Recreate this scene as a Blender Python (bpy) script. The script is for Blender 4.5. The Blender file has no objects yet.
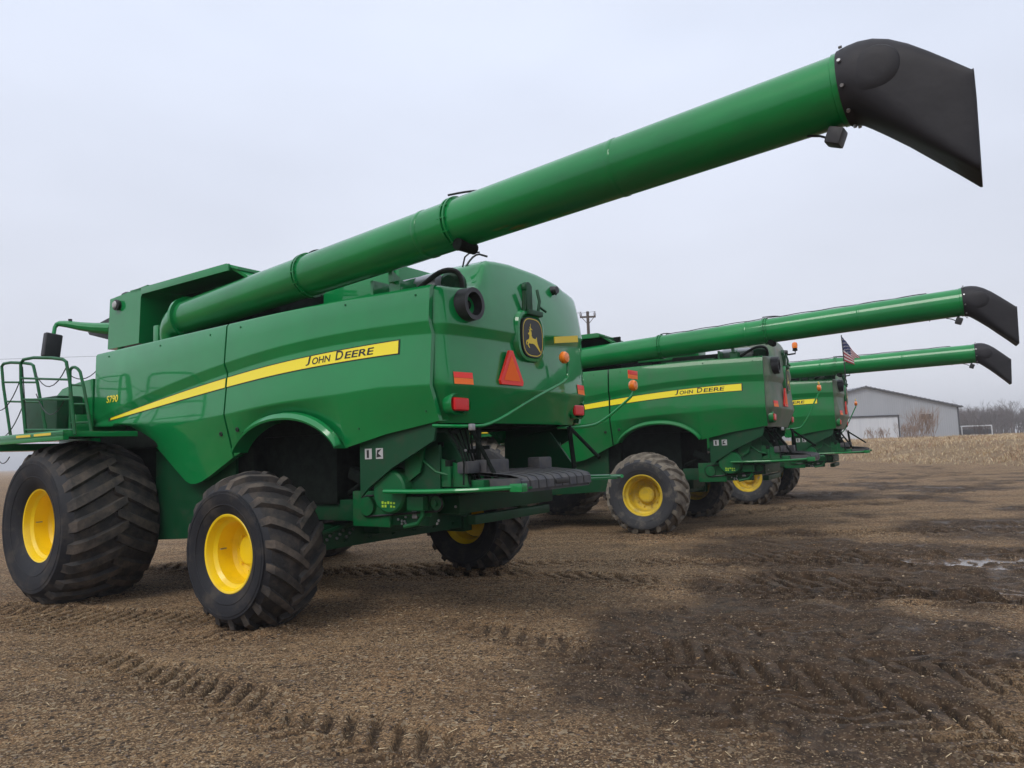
import bpy, bmesh, math, random
import numpy as np
from mathutils import Vector, Matrix
from mathutils.geometry import tessellate_polygon
random.seed(4); rng = np.random.RandomState(7)
R_ = math.radians
scene = bpy.context.scene
COL = scene.collection

# ------------------------------------------------------------------ camera, sky, sun, exposure
cd = bpy.data.cameras.new('camera'); cam = bpy.data.objects.new('camera', cd); COL.objects.link(cam)
cd.sensor_width = 36; cd.lens = 735.9 / 1024 * 36; cd.clip_start = .05; cd.clip_end = 8000
cam.matrix_world = (Matrix.Translation((0, 0, 1.71)) @ Matrix.Rotation(R_(90) + math.atan(67.6 / 735.9), 4, 'X')
                    @ Matrix.Rotation(-0.036, 4, 'Z'))
scene.camera = cam
SUN_EL, SUN_AZ = 48, 215
w = bpy.data.worlds.new('World'); scene.world = w; w.use_nodes = True
nt = w.node_tree; nt.nodes.clear()
N = nt.nodes.new; L = nt.links.new
out = N('ShaderNodeOutputWorld'); bg = N('ShaderNodeBackground'); L(bg.outputs[0], out.inputs[0])
bg.inputs['Strength'].default_value = .1
sky = N('ShaderNodeTexSky'); sky.sky_type = 'NISHITA'; sky.sun_disc = False
sky.sun_elevation = R_(SUN_EL); sky.sun_rotation = R_(SUN_AZ); sky.dust_density = 6; sky.air_density = 1.2
tc = N('ShaderNodeTexCoord'); sx = N('ShaderNodeSeparateXYZ'); L(tc.outputs['Generated'], sx.inputs[0])
ns = N('ShaderNodeTexNoise'); ns.inputs['Scale'].default_value = 2.2; ns.inputs['Detail'].default_value = 3; ns.inputs['Roughness'].default_value = .45
mp = N('ShaderNodeMapping'); mp.inputs['Scale'].default_value = (1, 1, 2.6); L(tc.outputs['Generated'], mp.inputs[0]); L(mp.outputs[0], ns.inputs[0])
cr = N('ShaderNodeValToRGB'); L(sx.outputs[2], cr.inputs[0])          # overcast cloud deck, slightly brighter upwards
e = cr.color_ramp.elements
e[0].position = 0.0; e[0].color = (6.3, 6.45, 7.0, 1)
e[1].position = 1.0; e[1].color = (7.3, 7.7, 8.5, 1)
m1 = e.new(.16); m1.color = (5.9, 6.15, 6.95, 1)
m2 = e.new(.5); m2.color = (6.1, 6.6, 7.8, 1)
nr = N('ShaderNodeMapRange'); nr.inputs['From Min'].default_value = .3; nr.inputs['From Max'].default_value = .7
nr.inputs['To Min'].default_value = .93; nr.inputs['To Max'].default_value = 1.06; L(ns.outputs[0], nr.inputs['Value'])
vm = N('ShaderNodeVectorMath'); vm.operation = 'SCALE'; L(cr.outputs[0], vm.inputs[0]); L(nr.outputs[0], vm.inputs['Scale'])
mx = N('ShaderNodeMix'); mx.data_type = 'RGBA'; mx.inputs[0].default_value = .93
L(sky.outputs[0], mx.inputs[6]); L(vm.outputs[0], mx.inputs[7]); L(mx.outputs[2], bg.inputs['Color'])
sd = bpy.data.lights.new('sun', 'SUN'); sun = bpy.data.objects.new('sun', sd); COL.objects.link(sun)
sd.energy = 1.0; sd.angle = R_(25); sd.color = (1, .96, .9)
sun.rotation_euler = (R_(90 - SUN_EL), 0, R_(180 - SUN_AZ))
vs = scene.view_settings; vs.view_transform = 'Standard'; vs.look = 'None'; vs.gamma = 1; vs.exposure = 0.48; vs.use_curve_mapping = False
scene.render.resolution_x, scene.render.resolution_y = 1024, 768

# ------------------------------------------------------------------ materials
def mat(name, col, rough=.5, metal=0., coat=0., spec=.5, var=None, vscale=3., vlo=.4, vhi=.65, bump=0., bscale=40., rvar=0., stretch=None, emis=None):
    """principled paint/rubber/soil with an optional second colour mixed in by noise (dust, wear, mud)"""
    m = bpy.data.materials.new(name); m.use_nodes = True; t = m.node_tree; b = t.nodes['Principled BSDF']
    b.inputs['Base Color'].default_value = (*col, 1); b.inputs['Roughness'].default_value = rough
    b.inputs['Metallic'].default_value = metal; b.inputs['Specular IOR Level'].default_value = spec
    b.inputs['Coat Weight'].default_value = coat; b.inputs['Coat Roughness'].default_value = .06
    tc = t.nodes.new('ShaderNodeTexCoord'); src = tc.outputs['Object']
    if stretch:
        mp = t.nodes.new('ShaderNodeMapping'); mp.inputs['Scale'].default_value = stretch; t.links.new(src, mp.inputs[0]); src = mp.outputs[0]
    if var:
        n = t.nodes.new('ShaderNodeTexNoise'); n.inputs['Scale'].default_value = vscale; n.inputs['Detail'].default_value = 8; n.inputs['Roughness'].default_value = .65
        t.links.new(src, n.inputs[0])
        r = t.nodes.new('ShaderNodeMapRange'); r.inputs['From Min'].default_value = vlo; r.inputs['From Max'].default_value = vhi; t.links.new(n.outputs[0], r.inputs['Value'])
        x = t.nodes.new('ShaderNodeMix'); x.data_type = 'RGBA'; x.inputs[6].default_value = (*col, 1); x.inputs[7].default_value = (*var, 1)
        t.links.new(r.outputs[0], x.inputs[0]); t.links.new(x.outputs[2], b.inputs['Base Color'])
        if rvar:
            q = t.nodes.new('ShaderNodeMapRange'); q.inputs['To Min'].default_value = rough; q.inputs['To Max'].default_value = rough + rvar
            t.links.new(r.outputs[0], q.inputs['Value']); t.links.new(q.outputs[0], b.inputs['Roughness'])
    if bump:
        n2 = t.nodes.new('ShaderNodeTexNoise'); n2.inputs['Scale'].default_value = bscale; n2.inputs['Detail'].default_value = 4; t.links.new(src, n2.inputs[0])
        bp = t.nodes.new('ShaderNodeBump'); bp.inputs['Strength'].default_value = bump; bp.inputs['Distance'].default_value = .02
        t.links.new(n2.outputs[0], bp.inputs['Height']); t.links.new(bp.outputs[0], b.inputs['Normal'])
    if emis:
        b.inputs['Emission Color'].default_value = (*col, 1); b.inputs['Emission Strength'].default_value = emis
    return m
GREEN = (.0, .225, .052)
M = {}
M['green'] = mat('green_paint', GREEN, .35, coat=1., spec=.12, var=(.003, .175, .044), vscale=1.3, vlo=.35, vhi=.8, rvar=.08, bump=.035, bscale=2.2)
M['green_dusty'] = mat('green_paint_dusty', (.0, .175, .036), .4, spec=.2, coat=.5, var=(.035, .145, .055), vscale=2.2, vlo=.42, vhi=.8, rvar=.3)
M['rear_dusty'] = mat('green_paint_caked', (.03, .12, .045), .45, coat=.1, var=(.17, .18, .14), vscale=2.6, vlo=.3, vhi=.62, rvar=.2)
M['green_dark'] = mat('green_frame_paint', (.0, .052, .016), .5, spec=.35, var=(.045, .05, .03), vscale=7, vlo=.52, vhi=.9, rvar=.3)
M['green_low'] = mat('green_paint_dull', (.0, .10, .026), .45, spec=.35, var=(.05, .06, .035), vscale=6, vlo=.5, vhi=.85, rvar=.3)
M['tube'] = mat('green_auger_paint', (.0, .22, .046), .4, spec=.12, coat=.8, var=(.003, .165, .040), vscale=1.6, stretch=(.6, 2, 2), rvar=.12)
M['inner'] = mat('dark_machinery', (.004, .006, .005), .9, spec=.15, var=(.010, .016, .012), vscale=8)
M['yellow'] = mat('yellow_rim_paint', (.90, .62, .002), .35, coat=.2, var=(.62, .40, .012), vscale=4, vlo=.5, vhi=.9, rvar=.2)
M['yellow_dusty'] = mat('yellow_rim_dusty', (.66, .46, .02), .5, var=(.33, .25, .08), vscale=5, vlo=.45, vhi=.75, rvar=.2)
M['stripe'] = mat('yellow_stripe_vinyl', (.92, .76, .01), .3, coat=.3)
M['black'] = mat('black_print', (.012, .012, .012), .45)
M['rubber'] = mat('tyre_rubber', (.011, .012, .016), .66, spec=.35, var=(.085, .07, .055), vscale=3.2, vlo=.50, vhi=.82, rvar=.2, bump=.12, bscale=60)
M['tread_top'] = mat('tyre_lug_dusty', (.030, .027, .025), .8, var=(.135, .105, .08), vscale=4.5, vlo=.42, vhi=.72, rvar=.15, bump=.3, bscale=50)
M['tread'] = mat('tyre_tread_dusty', (.017, .016, .016), .75, var=(.09, .07, .054), vscale=5.5, vlo=.45, vhi=.75, rvar=.2, bump=.35, bscale=55)
M['tread_mud'] = mat('tyre_tread_caked_mud', (.065, .055, .046), .85, var=(.21, .18, .14), vscale=5, vlo=.3, vhi=.6, bump=.5, bscale=30)
M['rubber_mud'] = mat('tyre_rubber_muddy', (.03, .031, .036), .7, var=(.14, .125, .10), vscale=4.5, vlo=.52, vhi=.74, bump=.15, bscale=60)
M['plastic'] = mat('black_plastic', (.014, .014, .017), .5, var=(.028, .028, .032), vscale=6, bump=.08, bscale=30)
M['spout'] = mat('black_spout_rubber', (.0075, .007, .010), .62, spec=.4, var=(.02, .018, .022), vscale=2.0, vlo=.35, vhi=.8, bump=.5, bscale=3.2)
M['grey'] = mat('grey_plastic', (.050, .052, .062), .6, spec=.35, var=(.09, .085, .08), vscale=6, bump=.1, bscale=30)
M['steel'] = mat('bare_steel', (.35, .35, .36), .4, metal=.8)
M['white'] = mat('white_sticker', (.42, .42, .42), .6)
M['silver'] = mat('silver_can', (.42, .42, .45), .4, metal=.5)
M['amber'] = mat('amber_lens', (.95, .25, .008), .2, coat=.6, var=(.85, .16, .006), vscale=30)
M['red'] = mat('red_reflector', (.90, .025, .012), .5, coat=.2)
M['smv'] = mat('fluorescent_orange', (1., .16, .025), .7, spec=.2)
M['rfl_or'] = mat('orange_reflector', (1., .20, .03), .5, spec=.3)
M['redlens'] = mat('red_lens', (.70, .006, .006), .3, coat=.25, spec=.3)
M['yref'] = mat('yellow_reflector', (.75, .55, .02), .4)
M['text'] = mat('yellow_green_print', (.35, .55, .03), .5)
M['hose'] = mat('black_hose', (.01, .01, .011), .5)
M['glass'] = mat('cab_glass', (.02, .03, .03), .06, coat=1, spec=.8)

# ------------------------------------------------------------------ mesh helpers
class MB:
    """collects shapes (with a material slot each) that become ONE mesh object"""
    def __init__(s): s.v = []; s.f = []; s.m = []; s.cuts = []
    def add(s, vs, fs, mi=0):
        o = len(s.v); s.cuts.append((len(s.v), len(s.f))); s.v += [tuple(map(float, v)) for v in vs]; s.f += [tuple(i + o for i in f) for f in fs]; s.m += [mi] * len(fs)
    def bm(s, b, mi=0):
        b.verts.ensure_lookup_table(); b.verts.index_update()
        s.add([v.co[:] for v in b.verts], [[v.index for v in f.verts] for f in b.faces], mi); b.free()
    def box(s, c, size, rot=None, bev=.01, mi=0, seg=2):
        b = bmesh.new(); bmesh.ops.create_cube(b, size=1); bmesh.ops.scale(b, vec=size, verts=b.verts)
        if bev: bmesh.ops.bevel(b, geom=b.edges[:], offset=min(bev, min(size) * .45), segments=seg, profile=.7, affect='EDGES')
        if rot is not None: bmesh.ops.rotate(b, matrix=rot if isinstance(rot, Matrix) else Matrix.Rotation(rot, 3, 'Z'), verts=b.verts)
        bmesh.ops.translate(b, vec=c, verts=b.verts); s.bm(b, mi)
    def b2(s, lo, hi, **k):
        s.box([(a + b) / 2 for a, b in zip(lo, hi)], [b - a for a, b in zip(lo, hi)], **k)
    def tube(s, pts, r, n=10, mi=0, caps=True, smooth=0):
        P = [Vector(p) for p in pts]
        if smooth:
            for _ in range(smooth):
                q = [P[0]]
                for a, b in zip(P[:-1], P[1:]): q += [a * .75 + b * .25, a * .25 + b * .75]
                P = q + [P[-1]]
        rs = list(np.interp(np.linspace(0, 1, len(P)), np.linspace(0, 1, len(r)), r)) if isinstance(r, (list, tuple)) else [r] * len(P)
        d0 = (P[1] - P[0]).normalized(); up = Vector((0, 0, 1)) if abs(d0.z) < .9 else Vector((1, 0, 0))
        u = d0.cross(up).normalized(); vs = []
        for i, p in enumerate(P):
            d = (P[min(i + 1, len(P) - 1)] - P[max(i - 1, 0)]).normalized()
            u = (u - d * u.dot(d)).normalized(); w_ = d.cross(u)
            for k in range(n):
                a = 2 * math.pi * k / n; vs.append(p + (u * math.cos(a) + w_ * math.sin(a)) * rs[i])
        fs = [(i * n + k, i * n + (k + 1) % n, (i + 1) * n + (k + 1) % n, (i + 1) * n + k) for i in range(len(P) - 1) for k in range(n)]
        if caps: fs += [tuple(range(n))[::-1], tuple((len(P) - 1) * n + k for k in range(n))]
        s.add(vs, fs, mi)
    def lathe(s, prof, axis='Y', c=(0, 0, 0), n=48, mi=0, closed=False):
        """prof: list of (along axis, radius)"""
        vs = []
        for a, r in prof:
            for k in range(n):
                t = 2 * math.pi * k / n; u, v_ = r * math.cos(t), r * math.sin(t)
                p = {'Y': (u, a, v_), 'X': (a, u, v_), 'Z': (u, v_, a)}[axis]
                vs.append([p[i] + c[i] for i in range(3)])
        m = len(prof); rr = range(m if closed else m - 1)
        fs = [(i * n + k, i * n + (k + 1) % n, ((i + 1) % m) * n + (k + 1) % n, ((i + 1) % m) * n + k) for i in rr for k in range(n)]
        s.add(vs, fs, mi)
    def grid(s, rows, mi=0):
        """rows of points"""
        n = len(rows[0]); vs = [p for r in rows for p in r]
        s.add(vs, [(i * n + j, i * n + j + 1, (i + 1) * n + j + 1, (i + 1) * n + j) for i in range(len(rows) - 1) for j in range(n - 1)], mi)
    def prism(s, poly, d, mi=0):
        """poly: 3-D planar outline; d: thickness vector"""
        n = len(poly); d = Vector(d); a = [Vector(p) for p in poly]; b = [p + d for p in a]
        s.add(a + b, [tuple(range(n)), tuple(range(2 * n - 1, n - 1, -1))] + [(i, (i + 1) % n, (i + 1) % n + n, i + n) for i in range(n)], mi)
    def build(s, name, mats, parent=None, sharp=28, loc=None):
        me = bpy.data.meshes.new(name); me.from_pydata(s.v, [], s.f)
        ms = mats if isinstance(mats, (list, tuple)) else [mats]
        for m in ms: me.materials.append(m)
        if len(ms) > 1: me.polygons.foreach_set('material_index', s.m)
        b = bmesh.new(); b.from_mesh(me); bmesh.ops.recalc_face_normals(b, faces=b.faces); b.to_mesh(me); b.free()
        if sharp:
            me.shade_smooth(); me.set_sharp_from_angle(angle=R_(sharp))
        o = bpy.data.objects.new(name, me); COL.objects.link(o); o.parent = parent
        if loc: o.location = loc
        return o
def empty(name, parent=None, loc=(0, 0, 0)):
    o = bpy.data.objects.new(name, None); COL.objects.link(o); o.parent = parent; o.location = loc; return o
def tag(o, label=None, cat=None, group=None, kind=None):
    for k, v in (('label', label), ('category', cat), ('group', group), ('kind', kind)):
        if v: o[k] = v
    return o
def one(name, m, parent, fn, split=False, **k):
    """one mesh object; split: every shape becomes a child object of its own"""
    b = MB(); fn(b)
    if not split: return b.build(name, m, parent, **k)
    cuts = b.cuts + [(len(b.v), len(b.f))]; o = None
    for (v0, f0), (v1, f1) in zip(cuts[:-1], cuts[1:]):
        q = MB(); q.add(b.v[v0:v1], [[i - v0 for i in f] for f in b.f[f0:f1]]); o = q.build(name, m, parent, **k)
    return o
def kids(o): return [c for c in bpy.data.objects if c.parent is o]
def text_mesh(body, size=1., shear=0.):
    """flat letter faces in the XY plane -> (verts Nx3, faces)"""
    cu = bpy.data.curves.new('lettering', 'FONT'); cu.body = body; cu.size = size; cu.shear = shear; cu.resolution_u = 4; cu.offset = .018
    ob = bpy.data.objects.new('lettering', cu); COL.objects.link(ob)
    bpy.context.view_layer.update()
    me = ob.evaluated_get(bpy.context.evaluated_depsgraph_get()).to_mesh()
    v = np.array([x.co[:] for x in me.vertices]); f = [tuple(p.vertices) for p in me.polygons]
    ob.evaluated_get(bpy.context.evaluated_depsgraph_get()).to_mesh_clear()
    bpy.data.objects.remove(ob); bpy.data.curves.remove(cu)
    return v, f

# ------------------------------------------------------------------ terrain
FIELD_X, FIELD_Y = 25.6, 61.
def sstep(a, b, x): t = np.clip((x - a) / (b - a), 0, 1); return t * t * (3 - 2 * t)
def vnoise(x, y, s, seed=0):
    """smooth value noise, period-free hash"""
    x = np.asarray(x, float) / s; y = np.asarray(y, float) / s
    xi = np.floor(x); yi = np.floor(y); fx = x - xi; fy = y - yi; fx = fx * fx * (3 - 2 * fx); fy = fy * fy * (3 - 2 * fy)
    def h(a, b): v = np.sin(a * 127.1 + b * 311.7 + seed * 74.7) * 43758.5453; return v - np.floor(v)
    return (h(xi, yi) * (1 - fx) + h(xi + 1, yi) * fx) * (1 - fy) + (h(xi, yi + 1) * (1 - fx) + h(xi + 1, yi + 1) * fx) * fy
def field_mask(x, y):
    d = np.maximum(x - FIELD_X + .5 * np.sin(y * .3), (y - FIELD_Y) * sstep(-20, 5, x) - (1 - sstep(-20, 5, x)) * 5)
    return d
def mud_mask(x, y):
    """wet churned ground on the right of the yard"""
    n = (vnoise(x, y, 1.3, 3) - .5) * 1.5 + (vnoise(x, y, .45, 9) - .5) * .7
    c1_ = 1.05 - np.sqrt(((x - 5.9) / 3.5) ** 2 + ((y - 10.0) / 3.8) ** 2)
    c2_ = 1 - np.sqrt(((x - 10.5) / 5.) ** 2 + ((y - 12.5) / 5.5) ** 2)
    c3_ = (1 - np.sqrt(((x - 3.0) / 2.6) ** 2 + ((y - 6.0) / 3.2) ** 2)) * .36
    c4_ = (1 - np.sqrt(((x - 13.) / 12) ** 2 + ((y - 26.) / 6) ** 2)) * .2
    return np.clip(sstep(-.15, .55, np.maximum(np.maximum(np.maximum(c1_, c2_), c3_), c4_) + n * .55), 0, 1)
TRACKS = [  # centre line, width, lug pitch, depth, chevron slope, sides
    ([(-4.1, 6.9), (-2.9, 6.0), (-1.87, 5.22), (-1.1, 4.7), (-.4, 4.2)], .70, .20, .036, .85, 1),
    ([(-6.5, 12.6), (-2.78, 11.03), (-1.0, 10.6), (1.06, 9.81), (2.62, 8.7), (4.6, 8.1), (7.5, 7.4)], .75, .25, .050, .8, 2),
    ([(-3.2, 11.5), (-.6, 11.4), (2.2, 10.9), (5, 10.4), (9, 10.8), (14, 12.)], .70, .25, .045, .8, 2),
    ([(2.6, 9.4), (4.5, 8.4), (6.2, 7.6), (9.5, 6.2)], 1.25, .30, .075, .9, 2),
    ([(3.2, 11.4), (5.6, 10.4), (8.4, 9.6), (12, 9.2)], 1.2, .30, .07, .9, 2),
    ([(.8, 6.6), (1.9, 5.4), (2.7, 4.4), (3.4, 3.2)], .85, .22, .050, .9, 2),
    ([(2.0, 7.2), (3.0, 5.9), (4.2, 4.6)], .85, .22, .048, -.9, 2),
    ([(-7.4, 9.4), (-5.4, 8.6), (-3.4, 7.9), (-2.5, 7.6)], 1.2, .17, .035, .25, 2),
    ([(-1.6, 13.8), (2.5, 14.), (7, 13.6), (13, 15.), (22, 20.)], .8, .25, .04, .8, 2),
    ([(-4, 17.), (4, 18.), (10, 20.), (17, 26.), (21, 40.)], .9, .3, .05, .8, 2),
    ([(-4, 19.), (5, 21), (12, 25.), (18, 33.), (20, 50)], .9, .3, .05, .8, 2),
    ([(6, 27), (11, 29), (20, 33), (24, 44)], 1.0, .3, .06, .8, 2),
    ([(-.8, 7.6), (0.2, 6.6), (.9, 5.6), (1.6, 4.2)], .6, .24, .022, .8, 1),
]
WATER = []; WHEELS = []
for (ox, oy, th_, k_) in ((-1.691, 9.502, 34.18, 0), (3.52, 16.39, 28.39, .0), (7.44, 22.39, 28.39, .0)):
    fx_, fy_ = -math.cos(R_(th_)), math.sin(R_(th_)); lx_, ly_ = -math.sin(R_(th_)), -math.cos(R_(th_))
    for X_, Y_, r_ in ((0, 1.94, .42), (0, -1.94, .42), (3.67, 1.65, .5), (3.67, 2.25, .5), (3.67, -1.94, .6)): WHEELS.append((ox + fx_ * X_ + lx_ * Y_, oy + fy_ * X_ + ly_ * Y_, r_))
def terrain(x, y, want_dark=False):
    x = np.asarray(x, float); y = np.asarray(y, float)
    h = (vnoise(x, y, 3.5, 1) - .5) * .05 + (vnoise(x, y, .8, 2) - .5) * .022 + (vnoise(x, y, .22, 4) - .5) * .012 + (vnoise(x, y, .09, 5) - .5) * .009
    mud = mud_mask(x, y)
    h = h + mud * ((vnoise(x, y, .34, 6) - .5) * .07 + (vnoise(x, y, .13, 7) - .5) * .045 - .015)
    print_dark = np.zeros(x.shape)  # colour weight: darker inside the tyre tracks, strongest in the lug prints
    for pts, wd, pitch, dep, sl, sides in TRACKS:
        best = np.full(x.shape, 9.); bs = np.zeros(x.shape); bd = np.zeros(x.shape); s0 = 0
        for (ax, ay), (bx, by) in zip(pts[:-1], pts[1:]):
            dx, dy = bx - ax, by - ay; ln = math.hypot(dx, dy); dx /= ln; dy /= ln
            t = np.clip((x - ax) * dx + (y - ay) * dy, 0, ln)
            px, py = x - ax - t * dx, y - ay - t * dy; d = np.hypot(px, py); sg = px * -dy + py * dx
            k = d < best; best = np.where(k, d, best); bs = np.where(k, s0 + t, bs); bd = np.where(k, sg, bd); s0 += ln
        best = best + (vnoise(x, y, .3, 14) - .5) * .06
        inside = 1 - sstep(wd / 2 - .04, wd / 2 + .015, best)
        fade = sstep(.20, .42, vnoise(x, y, 1.1, 11)) * sstep(0, .5, bs) * sstep(0, .5, s0 - bs)
        ph = (bs + np.abs(bd) * sl + (pitch / 2) * (bd > 0)) / pitch + (vnoise(x, y, .4, 12) - .5) * .25
        lug = sstep(.15, .60, np.sin(ph * 2 * math.pi))
        if sides == 1: lug = lug * sstep(-.02, .05, bd + wd * .3)
        rim = np.exp(-((best - wd / 2 - .05) / .06) ** 2)
        h = h - inside * (.15 + lug * 1.35) * dep * (.25 + .75 * fade) + rim * dep * .5 * fade
        print_dark = np.maximum(print_dark, inside * (.12 + .88 * lug) * (.3 + .7 * fade))
    for wx, wy, rr_ in WHEELS:
        d = np.hypot(x - wx, y - wy); h = h + .035 * np.exp(-((d - rr_) / .13) ** 2) * (.4 + vnoise(x, y, .16, 61)) 
    pud = np.clip(sstep(.35, .85, np.maximum(1 - np.sqrt(((x - 7.6) / 2.6) ** 2 + ((y - 10.6) / 1.9) ** 2), .9 * (1 - np.sqrt(((x - 6.6) / 1.8) ** 2 + ((y - 8.6) / .8) ** 2))) + .35), 0, 1)
    lvl = -.052 + .0 * x
    water = (pud > .3) & (h < lvl); h = np.where(water, lvl, h)
    if want_dark: WATER.append(water.astype(float))
    fm = field_mask(x, y)
    bank = sstep(-.5, 7, fm)
    h = h + bank * (1.38 + (vnoise(x, y, 5, 21) - .5) * .28 + (vnoise(x, y, 1.4, 22) - .5) * .12)
    return (h, print_dark) if want_dark else h
def spaced(lo, hi, a, b, step, g):
    v = list(np.arange(a, b, step)); s = step; x = v[-1]
    while x < hi: s *= g; x += s; v.append(x)
    s = step; x = a; pre = []
    while x > lo: s *= g; x -= s; pre.append(x)
    return np.array(pre[::-1] + v)
xs = spaced(-3500, 3500, -5.5, 8.5, .023, 1.03); ysx = spaced(-900, 4500, 2.7, 11.5, .023, 1.021)
X, Y = np.meshgrid(xs, ysx); Z, PRINT_DARK = terrain(X, Y, True)
nx, ny = len(xs), len(ysx)
me = bpy.data.meshes.new('ground'); me.vertices.add(nx * ny); me.vertices.foreach_set('co', np.stack([X, Y, Z], -1).astype(np.float32).ravel())
i = np.arange(nx * ny).reshape(ny, nx); q = np.stack([i[:-1, :-1], i[:-1, 1:], i[1:, 1:], i[1:, :-1]], -1).reshape(-1, 4)
me.loops.add(q.size); me.loops.foreach_set('vertex_index', q.ravel().astype(np.int32)); me.polygons.add(len(q))
me.polygons.foreach_set('loop_start', np.arange(0, q.size, 4, dtype=np.int32)); me.update(calc_edges=True); me.shade_smooth()
a = me.attributes.new('wet', 'FLOAT', 'POINT'); a.data.foreach_set('value', mud_mask(X, Y).astype(np.float32).ravel())
a = me.attributes.new('water', 'FLOAT', 'POINT'); a.data.foreach_set('value', WATER[0].astype(np.float32).ravel())
a = me.attributes.new('print_dark', 'FLOAT', 'POINT'); a.data.foreach_set('value', PRINT_DARK.astype(np.float32).ravel())
a = me.attributes.new('turf', 'FLOAT', 'POINT'); a.data.foreach_set('value', sstep(-.6, .9, field_mask(X, Y) + (vnoise(X, Y, 1.5, 31) - .5) * 2).astype(np.float32).ravel())
ground = bpy.data.objects.new('ground', me); COL.objects.link(ground); ground['kind'] = 'structure'
def ground_material():
    m = bpy.data.materials.new('yard_dirt'); m.use_nodes = True; t = m.node_tree; b = t.nodes['Principled BSDF']; n = t.nodes.new; l = t.links.new
    tc = n('ShaderNodeTexCoord'); P = tc.outputs['Object']
    def noise(sc, det=6, ro=.6):
        q = n('ShaderNodeTexNoise'); q.inputs['Scale'].default_value = sc; q.inputs['Detail'].default_value = det; q.inputs['Roughness'].default_value = ro; l(P, q.inputs[0]); return q.outputs[0]
    def mr(v, a, b_, c=0., d=1.):
        q = n('ShaderNodeMapRange'); [q.inputs[k].__setattr__('default_value', z) for k, z in (('From Min', a), ('From Max', b_), ('To Min', c), ('To Max', d))]; l(v, q.inputs['Value']); return q.outputs[0]
    def mixc(f, c1, c2):
        q = n('ShaderNodeMix'); q.data_type = 'RGBA'; l(f, q.inputs[0])
        for idx, c in ((6, c1), (7, c2)):
            if isinstance(c, tuple): q.inputs[idx].default_value = (*c, 1)
            else: l(c, q.inputs[idx])
        return q.outputs[2]
    def cells(sc, seed):
        mp_ = n('ShaderNodeMapping'); mp_.inputs['Location'].default_value = (seed, seed * .7, 0); l(P, mp_.inputs[0])
        wb = n('ShaderNodeTexNoise'); wb.inputs['Scale'].default_value = sc * .6; wb.inputs['Detail'].default_value = 2; l(mp_.outputs[0], wb.inputs[0])
        ad_ = n('ShaderNodeVectorMath'); ad_.operation = 'MULTIPLY_ADD'; ad_.inputs[1].default_value = (.9 / sc,) * 3; l(wb.outputs[1], ad_.inputs[0]); l(mp_.outputs[0], ad_.inputs[2])
        q = n('ShaderNodeTexVoronoi'); q.inputs['Scale'].default_value = sc; l(ad_.outputs[0], q.inputs[0])
        sp = n('ShaderNodeSeparateColor'); l(q.outputs['Color'], sp.inputs[0]); return sp.outputs[0], sp.outputs[1], q.outputs['Distance']
    base = mixc(mr(noise(.55, 5), .35, .65), (.50, .285, .130), (.62, .40, .205))
    smp = n('ShaderNodeMapping'); smp.inputs['Scale'].default_value = (.13, .9, 1); smp.inputs['Rotation'].default_value = (0, 0, -.12); l(P, smp.inputs[0])
    sn = n('ShaderNodeTexNoise'); sn.inputs['Scale'].default_value = 1.5; sn.inputs['Detail'].default_value = 6; sn.inputs['Roughness'].default_value = .68; l(smp.outputs[0], sn.inputs[0])
    base = mixc(mr(sn.outputs[0], .45, .62, 0, .88), base, (.175, .104, .054))
    base = mixc(mr(noise(2.3, 8, .72), .44, .62, 0, .8), base, (.25, .148, .074))
    base = mixc(mr(noise(17, 6, .8), .46, .62, 0, .8), base, (.13, .078, .041))
    a1, a2, ad1 = cells(95, 3.); b1, b2_, bd1 = cells(38, 11.); c1__, c2__, cd1 = cells(150, 23.)
    base = mixc(mr(c1__, .68, .74, 0, .6), base, (.08, .054, .034))
    base = mixc(mr(a1, .30, .25, 0, .7), base, (.07, .047, .03))
    base = mixc(mr(a1, .80, .84, 0, .85), base, (.60, .42, .24))
    base = mixc(mr(b1, .93, .95, 0, .8), base, (.50, .385, .25))
    base = mixc(mr(b2_, .90, .93, 0, .85), base, (.040, .028, .02))
    wet = n('ShaderNodeAttribute'); wet.attribute_name = 'wet'; turf = n('ShaderNodeAttribute'); turf.attribute_name = 'turf'; print_dark = n('ShaderNodeAttribute'); print_dark.attribute_name = 'print_dark'
    base = mixc(mr(print_dark.outputs['Fac'], 0, 1, 0, .72), base, (.055, .037, .025))  # soil colour goes darker inside the tracks and lug prints
    mudc = mixc(mr(noise(9, 8, .75), .38, .62), (.024, .015, .009), (.125, .076, .043)); mudc = mixc(mr(a1, .90, .92, 0, .5), mudc, (.36, .27, .17))
    base = mixc(mr(wet.outputs['Fac'], .05, .75, 0, .95), base, mudc)
    turfc = mixc(mr(noise(.9, 8, .7), .35, .65), (.36, .26, .15), (.26, .175, .10))
    base = mixc(turf.outputs['Fac'], base, turfc)
    l(base, b.inputs['Base Color'])
    wr = n('ShaderNodeMath'); wr.operation = 'MULTIPLY'; l(wet.outputs['Fac'], wr.inputs[0]); l(mr(noise(1.6, 5), .50, .62), wr.inputs[1])
    wat = n('ShaderNodeAttribute'); wat.attribute_name = 'water'
    rg = n('ShaderNodeMix'); l(wat.outputs['Fac'], rg.inputs[0]); l(mr(wr.outputs[0], 0, 1, .95, .42), rg.inputs[2]); rg.inputs[3].default_value = .07; l(rg.outputs[0], b.inputs['Roughness'])
    sg_ = n('ShaderNodeMix'); l(wat.outputs['Fac'], sg_.inputs[0]); sg_.inputs[2].default_value = 1.0; sg_.inputs[3].default_value = .04; b.inputs['Specular IOR Level'].default_value = .3
    ad = n('ShaderNodeMath'); ad.operation = 'ADD'; l(mr(noise(34, 7, .75), 0, 1), ad.inputs[0]); l(mr(a2, 0, 1, 0, .55), ad.inputs[1])
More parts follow.
